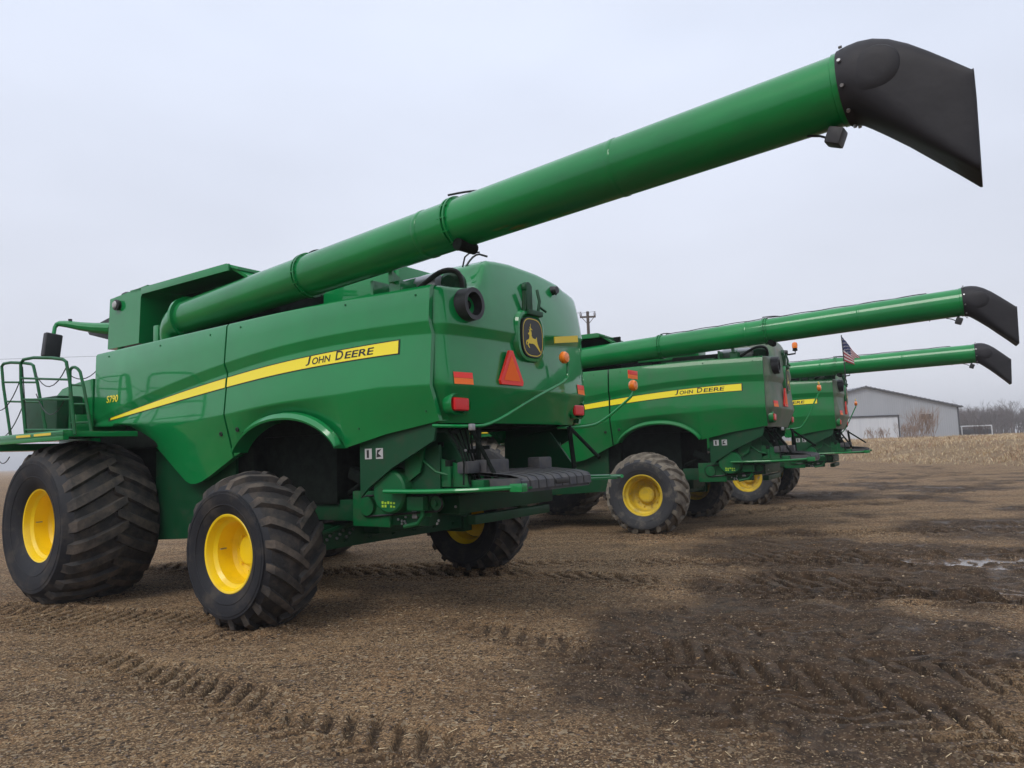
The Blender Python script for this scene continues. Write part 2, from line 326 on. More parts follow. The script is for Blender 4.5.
    bp = n('ShaderNodeBump'); l(sg_.outputs[0], bp.inputs['Strength']); bp.inputs['Distance'].default_value = .05; l(ad.outputs[0], bp.inputs['Height']); l(bp.outputs[0], b.inputs['Normal'])
    return m
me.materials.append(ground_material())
def gz(x, y): return float(terrain(np.array([x]), np.array([y]))[0])

# ------------------------------------------------------------------ combine harvester geometry (X forward, Y left, Z up; origin under the rear axle)
CR1 = np.array([(-2.14, 3.0), (-1.7, 3.05), (-1.0, 3.03), (.04, 2.97), (.99, 2.88), (1.8, 2.78), (2.89, 2.61), (4.06, 2.36)])
CR2 = np.array([(-2.14, 2.895), (-1.7, 2.93), (-.99, 2.925), (.04, 2.87), (.99, 2.78), (1.6, 2.70), (2.76, 2.52), (4.06, 2.33)])
STT = np.array([(-1.71, 2.875), (-.38, 2.825), (.99, 2.72), (1.52, 2.665), (2.87, 2.49), (3.65, 2.385)])
STB = np.array([(-1.70, 2.745), (-.37, 2.70), (.99, 2.61), (1.52, 2.565), (2.87, 2.42), (3.63, 2.36)])
CR3 = np.array([(-2.15, 2.39), (-1.47, 2.415), (-.98, 2.39), (.04, 2.345), (.9, 2.285), (1.6, 2.25), (4.06, 2.30)])
def smooth_curve(tab, deg=3):
    c = np.polyfit(tab[:, 0], tab[:, 1], deg); return lambda x: float(np.polyval(c, x))
cr1, cr2, stT, stB = smooth_curve(CR1), smooth_curve(CR2), smooth_curve(STT, 3), smooth_curve(STB, 3)
cr3 = lambda x: float(np.interp(x, CR3[:, 0], CR3[:, 1]))
BOT = [(-2.14, 2.05), (-1.44, 1.95), (-.90, 1.832)] + [(-.02 + .85 * u, 1.828 + .36 * (1 - abs(u) ** 2.2) ** .75) for u in np.sin(np.linspace(-1, 1, 31) * math.pi / 2)] + [
       (.95, 1.79), (1.2, 1.675), (1.44, 1.565), (1.62, 1.495), (1.75, 1.467), (1.85, 1.465), (1.96, 1.50), (2.19, 1.65), (2.45, 1.83), (2.7, 1.99), (2.85, 2.075), (3.0, 2.15), (3.2, 2.225), (3.41, 2.265), (4.06, 2.29)]
bot = lambda x: float(np.interp(x, [p[0] for p in BOT], [p[1] for p in BOT]))
top = lambda x: float(np.interp(x, [-2.14, -1, 4.06], [3.385, 3.40, 3.33]))
def yside(x):
    t = min(max((x + 2.1) / 2.5, 0), 1); return 1.49 + .11 * t * t * (3 - 2 * t)
def yoff(x, z):
    zs = [bot(x), cr3(x), cr2(x), cr1(x), top(x)]; f = min(1, max(0, (4.06 - x) / .8))
    ys = [-.09, .045, -.005, .04, 0.0]
    if zs[1] < zs[0] + .02: zs[0] = zs[1] - .02; ys[0] = .03
    return float(np.mean(np.interp([z - .018, z - .009, z, z + .009, z + .018], zs, ys))) * (.4 + .6 * f)
def surf(x, z, out=0.): return (x, yside(x) + yoff(x, z) + out, z)
def flip(p): return (p[0], -p[1], p[2])
def side_panel(b, x0, x1, sg):
    xs_ = sorted(set(np.round(np.linspace(x0, x1, int((x1 - x0) / .05) + 2), 4)) | {p[0] for p in BOT if x0 < p[0] < x1})
    rows = []
    for x in xs_:
        zb, z3, z2, z1, zt = bot(x), cr3(x), cr2(x), cr1(x), top(x)
        z3 = max(z3, zb + .015); z2 = max(z2, z3 + .02); z1 = max(z1, z2 + .015)
        zz = sorted([zb, zb * .66 + z3 * .34, zb * .33 + z3 * .67, z3 - .02, z3 - .009, z3, z3 + .009, z3 + .02, z3 * .66 + z2 * .34, z3 * .33 + z2 * .67, z2 - .02, z2 - .009, z2, z2 + .009, z1 - .009, z1, z1 + .009, z1 + .02, z1 * .5 + zt * .5, zt - .03]); zz = [max(q_, zb) for q_ in zz] + [zt]
        r = [surf(x, z) for z in zz]
        r[-1] = (x, r[-1][1] - .02, zt)
        r = [(x, r[0][1] - .09, zb + .01)] + r + [(x, r[-1][1] - .10, zt + .004)]
        rows.append(r if sg > 0 else [flip(p) for p in r])
    # end returns close the panel edges into the body
    rows = [[(p[0], p[1] - sg * .05, p[2]) for p in rows[0]]] + rows + [[(p[0], p[1] - sg * .05, p[2]) for p in rows[-1]]]
    b.grid(rows)
def lip(b, sg, x0, x1, w_in=.10):
    xs_ = -.02 + np.sin(np.linspace(-1, 1, 70) * math.pi / 2) * .845; rows = []
    for k, x in enumerate(xs_):
        t = k / 69.; wz = .062 * math.sin(math.pi * min(1, max(0, t))) ** .5 + .004
        y = yside(x) - .06
        dz = float(np.clip((bot(x + .02) - bot(x - .02)) / .04, -1.6, 1.6)); nxv, nz = -dz / math.hypot(1, dz), 1 / math.hypot(1, dz)
        def pt(d, yy): return (x + nxv * d, yy, bot(x) + nz * d)
        r = [pt(wz, y + .04), pt(wz * .75, y + .085), pt(0, y + .12), pt(-.022, y + .11), pt(-.026, y - w_in)]
        rows.append(r if sg > 0 else [flip(p) for p in r])
    b.grid(rows)
def stripe(b, x0, x1, sg, grow=0., out=.006):
    rows = []
    for x in np.linspace(x0, x1, 40):
        zt, zb = stT(x) + grow, stB(x) - grow
        if zt - zb < .012: zb = zt - .012
        r = [surf(x, zb + (zt - zb) * k / 4, out) for k in range(5)]
        rows.append(r if sg > 0 else [flip(p) for p in r])
    b.grid(rows)
def xrear(y): return -2.30 + .13 * min(abs(y) / 1.46, 1.1) ** 3
RTOP = [(-1.47, 3.66), (-1.3, 3.70), (-1.0, 3.735), (-.85, 3.78), (-.38, 3.82), (.17, 3.83), (.45, 3.81), (.60, 3.79), (.70, 3.73), (.77, 3.62), (.82, 3.53), (.88, 3.46), (.98, 3.42), (1.2, 3.40), (1.46, 3.385)]
rtop = lambda y: float(np.interp(y, [p[0] for p in RTOP], [p[1] for p in RTOP]))
rcr1 = lambda y: 3.0 + .13 * float(sstep(.1, -1.4, y)) if False else 3.0 + .13 * float(np.clip((.2 - y) / 1.6, 0, 1))
def roff(y, z):
    c1_ = rcr1(y); return float(np.mean(np.interp([z - .02, z - .01, z, z + .01, z + .02], [2.03, 2.39, c1_ - .10, c1_, 3.40, 3.85], [.10, -.05, .005, -.035, .0, .10])))
def rsurf(y, z, out=0.):
    """point on the rear hood; the last centimetres wrap round the corner"""
    ay = abs(y); x = xrear(y) + roff(y, z)
    if ay > 1.36: x += (ay - 1.36) ** 2 * 9.
    return (x - out, y, z)
def rear_hood(b):
    ysv = sorted(set(np.round(np.linspace(-1.475, 1.475, 60), 4)) | {p[0] for p in RTOP}); rows = []
    for y in ysv:
        t, c = rtop(y), rcr1(y)
        zz = [2.03, 2.12, 2.24, 2.365, 2.38, 2.39, 2.40, 2.415, 2.56, 2.73, c - .12, c - .11, c - .10, c - .09, c - .01, c, c + .01, c + .025, c * .7 + t * .3, c * .4 + t * .6, t - .06]
        r = [rsurf(y, z) for z in zz]; r = [(p[0], p[1] * (1 - .075 * max(0, 2.42 - p[2]) / .36), p[2]) for p in r]
        r = [(r[0][0] + .06, y * .90, 2.06)] + r
        x0 = r[-1][0]
        r += [(x0 + .015, y, t - .025), (x0 + .05, y, t - .004), (x0 + .12, y, t), (-1.6, y, t + .004), (-1.25, y, t - .02)]
        rows.append(r)
    rows = [[(p[0] + .03, p[1] * .94, p[2]) for p in rows[0]]] + rows + [[(p[0] + .03, p[1] * .94, p[2]) for p in rows[-1]]]
    b.grid(rows)
DEER = [(0.157, 0.639), (0.25, 0.683), (0.271, 0.739), (0.221, 0.796), (0.243, 0.804), (0.293, 0.761), (0.307, 0.826), (0.271, 0.883), (0.3, 0.891), (0.336, 0.848), (0.343, 1.0), (0.371, 1.0), (0.371, 0.848), (0.479, 0.796), (0.464, 0.774), (0.364, 0.787), (0.35, 0.752), (0.407, 0.717), (0.421, 0.652), (0.407, 0.578), (0.479, 0.491), (0.607, 0.474), (0.693, 0.474), (0.721, 0.543), (0.764, 0.53), (0.764, 0.448), (0.786, 0.37), (0.807, 0.304), (0.893, 0.174), (1.014, 0.022), (0.964, 0.0), (0.821, 0.117), (0.693, 0.204), (0.571, 0.274), (0.429, 0.291), (0.336, 0.274), (0.25, 0.291), (0.179, 0.239), (0.229, 0.174), (0.271, 0.117), (0.229, 0.117), (0.15, 0.174), (0.107, 0.239), (0.15, 0.317), (0.107, 0.335), (0.064, 0.291), (0.093, 0.217), (0.05, 0.217), (0.014, 0.291), (0.05, 0.378), (0.164, 0.413), (0.229, 0.457), (0.257, 0.543), (0.236, 0.604), (0.179, 0.604)]
def shield_outline(n=40, p=3.2):
    r = []
    for k in range(n):
        a = 2 * math.pi * k / n; c, s = math.cos(a), math.sin(a)
        r.append((math.copysign(abs(c) ** (2 / p), c), math.copysign(abs(s) ** (2 / (p - .3)), s)))
    return r
def fan(b, fn, poly, mi=0):
    """triangulated flat decal through bmesh so that concave outlines fill properly"""
    tri = tessellate_polygon([[Vector((p[0], p[1], 0)) for p in poly]]); b.add([fn(*p) for p in poly], [tuple(t) for t in tri], mi)
def letters(b, body, fn, w_, h_, shear=0., caps_scale=None):
    """maps text into fn(u, v), u in 0..w_, v in 0..h_"""
    v, f = text_mesh(body, 1., shear); lo, hi = v.min(0), v.max(0)
    b.add([fn((p[0] - lo[0]) / (hi[0] - lo[0]) * w_, (p[1] - lo[1]) / (hi[1] - lo[1]) * h_) for p in v], f)

# ---- wheels: Y is the axle, +Y the outer face
def tyre_mesh(b, rad, wid, rimr, nl, lug_h, lug_w, slope, apex):
    hw = wid / 2; r0 = rad - lug_h
    dr = .045 + .05 * wid                                                        # crown: the tread falls away towards the shoulders
    prof = [(-hw * .80, rimr - .01), (-hw * .90, rimr + .05), (-hw * 1.0, rimr + (r0 - rimr) * .42), (-hw * .99, rimr + (r0 - rimr) * .66), (-hw * .94, r0 - .05 - dr), (-hw * .84, r0 - dr)]
    tread = [(-hw * .84, r0 - dr), (-hw * .6, r0 - dr * .5), (-hw * .3, r0 - dr * .12), (0, r0), (hw * .3, r0 - dr * .12), (hw * .6, r0 - dr * .5), (hw * .84, r0 - dr)]
    b.lathe(prof, n=96, mi=0); b.lathe(tread, n=96, mi=1); b.lathe([(-a, r) for a, r in prof][::-1], n=96, mi=0)
    for q in (.30, .58):                                                        # raised sidewall rings
        rr = rimr + (r0 - rimr) * q; yy = float(np.interp(rr, [p_[1] for p_ in prof], [-p_[0] for p_ in prof]))
        for s_ in (1, -1): b.lathe([(s_ * (yy - .008), rr - .012), (s_ * (yy + .005), rr - .004), (s_ * (yy + .004), rr + .004), (s_ * (yy - .012), rr + .012)], n=96, mi=0)
    def rs(y): return float(np.interp(abs(y), [0, hw * .3, hw * .6, hw * .84, hw * .94, hw * 1.0], [r0, r0 - dr * .12, r0 - dr * .5, r0 - dr, r0 - .05 - dr, r0 - .16 - dr]))
    for side in (1, -1):
        for k in range(nl):
            ph0 = 2 * math.pi * (k + (.5 if side < 0 else 0)) / nl; L_ = []
            for j in range(8):
                t = j / 7; y = side * hw * (-.11 + 1.09 * t)
                s_arc = slope * hw * (t - .12 * t * t) * apex
                ph = ph0 + s_arc / rad
                ww = lug_w * (.8 + .35 * t) / 2 / rad; hh = lug_h * (1 if t < .93 else .55) * (.9 + .1 * math.sin(k * 7.3 + j * 1.9))
                base = rs(y) - .012; tp = rs(y) + hh
                jit = 1 + .0
                L_.append([(ph - ww * 1.55, base), (ph - ww, tp), (ph + ww, tp), (ph + ww * 1.55, base), y])
            vs_ = []
            for q in L_:
                for (pp, rr) in q[:4]: vs_.append((rr * math.cos(pp), q[4], rr * math.sin(pp)))
            fs_ = [(4 * j + c, 4 * j + c + 1, 4 * j + c + 5, 4 * j + c + 4) for j in range(7) for c in range(3)] + [(0, 1, 2, 3), (31, 30, 29, 28)]
            b.add(vs_, [f for f in fs_ if True and not (len(f) == 4 and f[0] % 4 == 1 and f[1] == f[0] + 1)], 1); b.add(vs_, [f for f in fs_ if f[0] % 4 == 1 and f[1] == f[0] + 1], 2)
def rim_mesh(b, rimr, wid, dish, hub=True):
    hw = wid / 2 * .80; o = hw
    prof = [(o - .015, rimr + .022), (o + .012, rimr + .026), (o + .022, rimr + .012), (o + .016, rimr - .008), (o - .01, rimr - .018), (o - .05, rimr - .03),
            (o - .08, rimr - .065), (o - dish + .05, rimr - .075), (o - dish + .01, rimr - .10), (o - dish, rimr - .14), (o - dish - .015, rimr * .55), (o - dish, .17)]
    b.lathe(prof, n=64)
    b.lathe([(o - dish, .17), (o - dish + .07, .155), (o - dish + .085, .13), (o - dish + .085, .001)], n=32)
    b.lathe([(-hw - .01, rimr + .02), (-hw + .1, rimr - .06), (o - dish - .03, rimr - .08)], n=48)
    b.lathe([(o - dish - .04, rimr - .09), (o - dish - .04, .01)], n=40)
def bolts_mesh(b, yy, r, n):
    for k in range(n):
        a = 2 * math.pi * k / n; b.lathe([(yy - .01, .016), (yy + .03, .016), (yy + .032, .001)], c=(r * math.cos(a), 0, r * math.sin(a)), n=6)
MESH = {}
def make_wheel(parent, loc, sg, kind, mud=False):
    key = (kind, mud, sg)
    wheel = empty('wheel', parent, loc)
    if sg < 0: wheel.rotation_euler = (0, 0, math.pi)
    if kind == 'front': rad, wid, rr, nl, lh, lw, sl, ap, dish = 1.085, 1.25, .455, 22, .055, .125, .62, 1, .30
    else: rad, wid, rr, nl, lh, lw, sl, ap, dish = .835, .76, .385, 19, .058, .082, .95, -1, .30
    if sg < 0: ap = -ap
    fn = MESH.get(key)
    if fn:
        for nm, me_ in fn:
            o = bpy.data.objects.new(nm, me_); COL.objects.link(o); o.parent = wheel
        return wheel
    rm = M['yellow_dusty'] if mud else M['yellow']
    a_ = one('tyre', [M['rubber_mud'], M['tread_mud'], M['tread_mud']] if mud else [M['rubber'], M['tread'], M['tread_top']], wheel, lambda b: tyre_mesh(b, rad, wid, rr, nl, lh, lw, sl, ap), sharp=35)
    r_ = one('rim', rm, wheel, lambda b: rim_mesh(b, rr, wid, dish))
    h_ = one('wheel_bolts', rm, wheel, lambda b: bolts_mesh(b, wid / 2 * .8 - dish, .235, 10))
    v_ = one('valve', M['steel'], wheel, lambda b: b.tube([(rr - .07, wid / 2 * .8 - .18, .02), (rr - .09, wid / 2 * .8 - .10, .02)], .008, n=6))
    MESH[key] = [('tyre', a_.data), ('rim', r_.data), ('wheel_bolts', h_.data), ('valve', v_.data)]
    return wheel

def lamp_arm(root, pts, lamp, plate, facing, platem):
    arm = one('warning_light_arm', M['green'], root, lambda b: b.tube(pts, .017, n=8, smooth=2))
    def lens(b):
        b.lathe([(0, .001), (.008, .055), (.03, .07), (.06, .072), (.085, .055), (.095, .001)], axis='X', c=(lamp[0] - .05, lamp[1], lamp[2]), n=20)
    lo = one('amber_light', M['amber'], arm, lens)
    pl = one('reflector_plate', platem, arm, plate)
    return arm

# ---- one whole machine
def make_combine(mud, tip_z, flagship=False):
    g = M['green_dusty'] if mud else M['green']; gd = M['green_dark']
    root = empty('combine_harvester')
    # core body and chassis
    def core(b):
        b.b2((-1.25, -1.15, 2.0), (4.1, 1.15, 3.28), bev=.03); b.b2((-.35, -1.1, 1.2), (1.0, 1.1, 2.1), bev=.03)
        b.b2((.9, -1.29, 1.1), (4.1, 1.29, 2.2), bev=.05)
        b.b2((-2.05, -1.30, 2.35), (-1.2, 1.30, 3.25), bev=.03)
        b.b2((-1.9, -.95, 2.02), (-1.15, .95, 2.4), bev=.03)
        for s_ in (1, -1): b.b2((2.55, s_ * 1.3 - .2, 1.95), (4.2, s_ * 1.3 + .25, 2.22), bev=.05)
    one('threshing_body', M['inner'], root, core)
    def chassis(b):
        for s_ in (1, -1):
            b.b2((-1.5, s_ * .98 - .08, 1.02), (3.4, s_ * .98 + .08, 1.25))
            b.prism([(1.15, s_ * 1.36, .82), (2.9, s_ * 1.36, .72), (2.9, s_ * 1.36, 1.9), (1.15, s_ * 1.36, 1.9)], (0, -s_ * .04, 0))
        b.b2((3.45, -1.35, .85), (3.9, 1.35, 1.25), bev=.05)
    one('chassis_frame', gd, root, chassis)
    def axle(b):
        b.b2((-.14, -1.45, .68), (.14, 1.55, .96), bev=.02)
        b.b2((-.4, -.5, .8), (.4, .5, 1.15), bev=.05)
        for s_ in (1, -1):
            b.b2((-.18, s_ * 1.5 - .1, .62), (.18, s_ * 1.5 + .1, 1.05), bev=.03)
            b.tube([(-.2, s_ * .6, .98), (-.26, s_ * 1.4, .86)], .03)
        for y in np.arange(-1.2, 1.3, .4): b.lathe([(0, .022), (.015, .022), (.016, .001)], axis='X', c=(-.158, y, .76), n=6)
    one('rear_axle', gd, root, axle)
    for sg in (1, -1):
        fp = one('front_side_panel', g, root, lambda b: side_panel(b, .985, 4.06, sg), sharp=38)
        rp = one('rear_side_panel', g, root, lambda b: side_panel(b, -2.13, .955, sg), sharp=38)
        one('fender_lip', g, rp, lambda b: lip(b, sg, -.83, 1.0))
        one('stripe_border', M['black'], fp, lambda b: stripe(b, 1.0, 3.68, sg, .011, .003), sharp=0)
        one('stripe', M['stripe'], fp, lambda b: stripe(b, .99, 3.62, sg, 0, .0065), sharp=0)
        one('stripe_border', M['black'], rp, lambda b: stripe(b, -1.73, .95, sg, .011, .003), sharp=0)
        one('stripe', M['stripe'], rp, lambda b: stripe(b, -1.71, .953, sg, 0, .0065), sharp=0)
        def latch(b):
            for x, z in ((.80, 2.10), (1.10, 2.06)):
                p = surf(x, z, .004); b.lathe([(-.01, .028), (.006, .028), (.008, .016), (-.004, .014), (-.004, .001)], c=(p[0], sg * p[1], p[2]), n=14)
        one('latch', M['black'], rp, latch, split=True)
        # lettering follows the stripe
        def put(body, xa, xb, h):
            def f(u, v):
                x = (xa + u) if sg < 0 else (xa - u)
                zc = stB(x) + .026; p = surf(x, zc + v, .0085); return (p[0], sg * p[1], p[2])
            one('brand_lettering', M['black'], rp, lambda b: letters(b, body, f, abs(xb - xa), h, .12), sharp=0)
        x0 = -.42 if sg > 0 else -1.40; d = -1 if sg > 0 else 1
        put('J', x0, x0 + d * .075, .098); put('OHN', x0 + d * .095, x0 + d * .365, .074)
        put('D', x0 + d * .435, x0 + d * .545, .098); put('EERE', x0 + d * .565, x0 + d * .97, .074)
        def model(b):
            def f(u, v):
                x = 3.70 - u if sg > 0 else 3.38 + u
                p = surf(x, 2.60 + v, .006); return (p[0], sg * p[1], p[2])
            letters(b, 'S790', f, .32, .10, .1)
        one('model_lettering', M['stripe'], fp, model, sharp=0)
    for sg in (1, -1):
        def pb(b):
            for x, z in ((-1.95, 3.3), (-1.0, 3.33), (.7, 3.3), (1.3, 3.28), (2.4, 3.27), (3.7, 3.26), (-2.0, 2.15), (-1.1, 2.02)):
                p = surf(x, z, .0); b.lathe([(0, .012), (.006, .012), (.008, .001)], c=(p[0], sg * p[1], p[2]), n=8)
        one('panel_bolt', M['green_low'], root, pb, split=True)
    # rear hood and what is on it
    rh = one('rear_hood', M['rear_dusty'] if mud else g, root, rear_hood, sharp=45)
    def flatx(x, y0, z0): return lambda u, v: (x, y0 + u, z0 + v)
    SM = [(-.20, 0), (.20, 0), (.215, .04), (.03, .37), (-.03, .37), (-.215, .04)]
    def smv(b): b.prism([flatx(-2.365, .46, 2.43)(u, v) for u, v in SM], (.03, 0, 0))
    s1 = one('slow_moving_sign', M['red'], rh, smv, sharp=0)
    one('sign_centre', M['smv'], s1, lambda b: fan(b, flatx(-2.3675, .46, 2.43), [(-.155, .045), (.155, .045), (0, .315)]), sharp=0)
    for sg in (1, -1):
        yc = sg * 1.19
        def rf(b, z0, z1): b.grid([[rsurf(yc + u, z, .008) for z in (z0, z1)] for u in np.linspace(-.125, .125, 6)])
        one('reflector_strip', M['rfl_or'], rh, lambda b: rf(b, 2.405, 2.465), sharp=0)
        one('reflector_strip', M['red'], rh, lambda b: rf(b, 2.467, 2.525), sharp=0)
        def tl(b):
            x = rsurf(yc, 2.21)[0]; b.box((x - .012, yc, 2.21), (.07, .24, .13), bev=.03, seg=3)
        t_ = one('tail_light', M['redlens'], rh, tl)
        def bz(b):
            x = rsurf(yc, 2.21)[0] - .012
            o_ = shield_outline(28, 3.)
            rows = [[(x + dx, yc + a * (.15 + gr), 2.215 + c_ * (.09 + gr)) for a, c_ in o_ + o_[:1]] for dx, gr in ((.07, .03), (-.005, .022), (-.02, .008), (0.03, 0))]
            b.grid(rows)
        one('bezel', g, t_, bz)
    # leaping-deer emblem in its recess
    EX = -2.372
    def em_b(b): b.prism([flatx(EX, .035, 2.985)(u * .215, v * .225) for u, v in shield_outline()], (.05, 0, 0))
    def em_y(b):
        o1 = shield_outline(); fx = flatx(EX - .002, .035, 2.985)
        b.grid([[fx(u * .205 * k, v * .215 * k) for u, v in o1 + o1[:1]] for k in (.985, .945)])
        fan(b, lambda u, v: fx(.15 - u * .30, -.16 + v * .31), DEER)
    e1 = one('emblem', M['black'], rh, em_b, sharp=20); one('emblem_deer', M['yref'], e1, em_y, sharp=0)
    def frame(b):
        o1 = shield_outline(); b.grid([[(x_, .035 + u * k, 3.0 + v * k2) for u, v in o1 + o1[:1]] for k, k2, x_ in ((.29, .30, -2.30), (.27, .28, -2.355), (.24, .25, -2.36), (.215, .225, -2.335))])
    one('emblem_surround', g, rh, frame)
    def latch2(b):
        x = rsurf(-.05, 3.4)[0]
        b.lathe([(-.02, .001), (-.018, .07), (.03, .075)], axis='X', c=(x, .0, 3.56), n=20)
        b.b2((x - .03, -.06, 3.27), (x + .02, .06, 3.6), bev=.02)
        b.tube([(x - .03, .14, 3.24), (x - .05, .14, 3.50)], .025); b.tube([(x - .05, -.12, 3.26), (x - .07, -.14, 3.42), (x - .03, -.16, 3.56)], .018)
        b.b2((x - .09, -.18, 3.24), (x + .02, .12, 3.30), bev=.015); b.tube([(x - .06, -.14, 3.36), (x - .09, -.24, 3.31)], .014)
    one('hood_latch', gd, rh, latch2)
    def camr(b):
        x = rsurf(-.66, 3.64)[0]; b.lathe([(-.07, .001), (-.07, .045), (.0, .055), (.03, .055)], axis='X', c=(x, -.66, 3.65), n=18)
        b.tube([(x - .05, -.66, 3.65), (x - .05, -.66, 3.59)], .012)
    one('reversing_camera', M['plastic'], rh, camr)
    def muf(b):
        b.lathe([(-.10, .12), (-.10, .165), (.02, .17), (.24, .155)], axis='X', c=(-2.27, 1.09, 3.215), n=32)
        b.lathe([(-.10, .12), (.05, .10), (.05, .055), (.0, .05), (.0, .001)], axis='X', c=(-2.27, 1.09, 3.215), n=32)
        b.lathe([(-.02, .045), (.06, .045)], axis='X', c=(-2.27, 1.09, 3.215), n=20)
    one('air_outlet', M['plastic'], rh, muf)
    # warning light arms
    if not mud:
        lamp_arm(root, [(-2.12, 1.50, 2.0), (-2.36, 1.2, 1.985), (-2.40, .92, 2.0), (-2.44, .22, 2.28), (-2.46, -.48, 2.51), (-2.46, -.56, 2.58), (-2.46, -.57, 2.76)], (-2.48, -.45, 2.79),
             lambda b: b.prism([(-2.41, -.93, 3.03), (-2.41, -.38, 2.96), (-2.41, -.38, 3.035), (-2.41, -.93, 3.11)], (.012, 0, 0)), 1, M['yref'])
    zl = 2.90 if mud else 2.505
    lamp_arm(root, [(-2.05, -.95, 2.0), (-2.25, -1.3, 2.0), (-2.42, -1.44, 2.05), (-2.74, -1.62, zl - .16), (-2.78, -1.64, zl - .10), (-2.78, -1.64, zl)], (-2.78, -1.64, zl),
             lambda b: b.b2((-2.79, -1.78, zl + .085), (-2.775, -1.52, zl + .135), bev=.003), 1, M['rfl_or'] if not mud else M['yref'])
    if not mud: one('reflector_plate', M['red'], root, lambda b: b.b2((-2.79, -1.78, zl + .137), (-2.775, -1.52, zl + .19), bev=.003))
    def hinges(b):
        b.b2((-2.39, 1.17, 1.945), (-2.345, 1.23, 2.01), bev=.01)
    one('arm_bracket', M['steel'], root, hinges)
    # unloading auger and its spout: the auger turns about its own base
    base = Vector((2.30, 1.28, 3.665)); tip = Vector((-6.02 if not mud else -5.48, 1.76, tip_z)); D = tip - base; ln = D.length; d = D.normalized()
    au = one('unloading_auger', M['tube'], root, lambda b: b.tube([(0, 0, 0), (ln * .25, 0, 0), (ln * .5, 0, 0), (ln * .75, 0, 0), (ln, 0, 0)], .232, n=56, caps=True), loc=base)
    au.rotation_euler = D.to_track_quat('X', 'Z').to_euler()
    def rings(b):
        for x in (ln * .315, ln * .585):
            for o in (-.022, .022): b.lathe([(x + o - .009, .225), (x + o - .009, .255), (x + o + .009, .255), (x + o + .009, .225)], axis='X', n=56)
            for k in range(12):
                a_ = 2 * math.pi * k / 12; b.tube([(x - .045, .247 * math.cos(a_), .247 * math.sin(a_)), (x + .045, .247 * math.cos(a_), .247 * math.sin(a_))], .008, n=6)
    one('flange', M['tube'], au, rings, split=True)
    def pivot(b):
        b.tube([(ln * .585 + .08, .1, -.245), (ln * .585 + .08, -.14, -.245)], .055, n=16)
    one('auger_hinge', M['inner'], au, pivot)
    def seams(b):
        b.lathe([(ln * .535, .2335), (ln * .536, .2375), (ln * .541, .2375), (ln * .542, .2335)], axis='X', n=56)
        b.lathe([(ln * .79, .2335), (ln * .791, .236), (ln * .795, .236), (ln * .796, .2335)], axis='X', n=56)
        b.lathe([(ln - .07, .233), (ln - .065, .24), (ln - .01, .24), (ln - .005, .233)], axis='X', n=56)
    one('weld_band', M['tube'], au, seams, split=True)
    def wire(b):
        pts = [(ln * t, .10 * math.sin(t * 9) * .3, .238 + .012 * abs(math.sin(t * 40))) for t in np.linspace(.33, .93, 40)]; b.tube(pts, .008, n=5)
        p0 = pts[-1]; b.tube([(p0[0], .243 * math.sin(a_) , .243 * math.cos(a_)) for a_ in np.linspace(0, 2.9, 14)], .008, n=5)
    if mud: one('cable', M['hose'], au, wire)
    def clips(b):
        x = ln * .585
        b.tube([(x - .03, -.1, .262), (x + .1, -.04, .268), (x + .2, .0, .262), (x + .27, 0, .245)], .010, n=6, smooth=1)
        b.tube([(x - .25, .18, .15), (x - .25, .19, .17)], .02, n=8)
        x = ln * .315; b.tube([(x, .0, .262), (x + .1, 0, .27), (x + .22, .03, .25)], .010, n=6, smooth=1)
    one('cable_clip', M['hose'], au, clips, split=True)
    # spout: boot lofted along a bend (local auger frame, x outwards, z up)
    def spout(b):
        T_ = [(-.03, .247), (.04, .253), (.11, .246), (.19, .224), (.28, .172), (.38, .090), (.48, -.01), (.58, -.115), (.68, -.22)]
        B_ = [(-.03, -.247), (.01, -.250), (.035, -.258), (.08, -.293), (.16, -.362), (.28, -.472), (.40, -.588), (.52, -.703), (.64, -.825)]
        W_ = [.252, .262, .266, .262, .254, .242, .231, .220, .212]; Q_ = [2, 2.1, 2.3, 2.6, 3.2, 4.2, 6, 9, 13]
        n = 44; rows = []
        for (tx, tz), (bx, bz), hw_, p in zip(T_, B_, W_, Q_):
            cx_, cz_, hx, hz = (tx + bx) / 2, (tz + bz) / 2, (tx - bx) / 2, (tz - bz) / 2; r = []
            for k in range(n + 1):
                t = 2 * math.pi * k / n; c_, s_ = math.cos(t), math.sin(t)
                y = hw_ * math.copysign(abs(c_) ** (2 / p), c_); q = math.copysign(abs(s_) ** (2 / p), s_)
                tw = max(0., cx_ - .30) * .75; r.append((cx_ + hx * q + (-y / hw_ - 1) * .05 * tw, y, cz_ + hz * q))
            rows.append(r)
        last = rows[-1]; cx_, cz_ = .66, -.52
        hem = [[(x + .012, y * 1.03, z + .0) for x, y, z in last], [(cx_ + (x - cx_) * .94 + .012, y * .95, cz_ + (z - cz_) * .94) for x, y, z in last]]
        back = [[(.36 + (x - cx_) * .5, y * .75, -.20 + (z - cz_) * .45) for x, y, z in last]]
        b.grid(rows + hem + back)
    sp = one('spout', M['spout'], au, spout, sharp=50, loc=(ln, 0, 0))
    def blister(b):
        for s_ in (1, -1):
            b.lathe([(s_ * .23, .15), (s_ * .248, .14), (s_ * .262, .115), (s_ * .268, .07), (s_ * .270, .001)], c=(.19, 0, -.04), n=32)
    def screws(b):
        for k in range(10):
            a_ = 2 * math.pi * (k + .5) / 10; cc = (.0, .265 * math.cos(a_), .265 * math.sin(a_)); b.tube([(cc[0], cc[1] * .98, cc[2] * .98), (cc[0], cc[1] * 1.04, cc[2] * 1.04)], .012, n=8)
    o = one('spout_bolt', M['steel'], au, screws, loc=(ln, 0, 0), split=True)
    o = one('spout_blister', M['spout'], au, blister, loc=(ln, 0, 0), split=True)
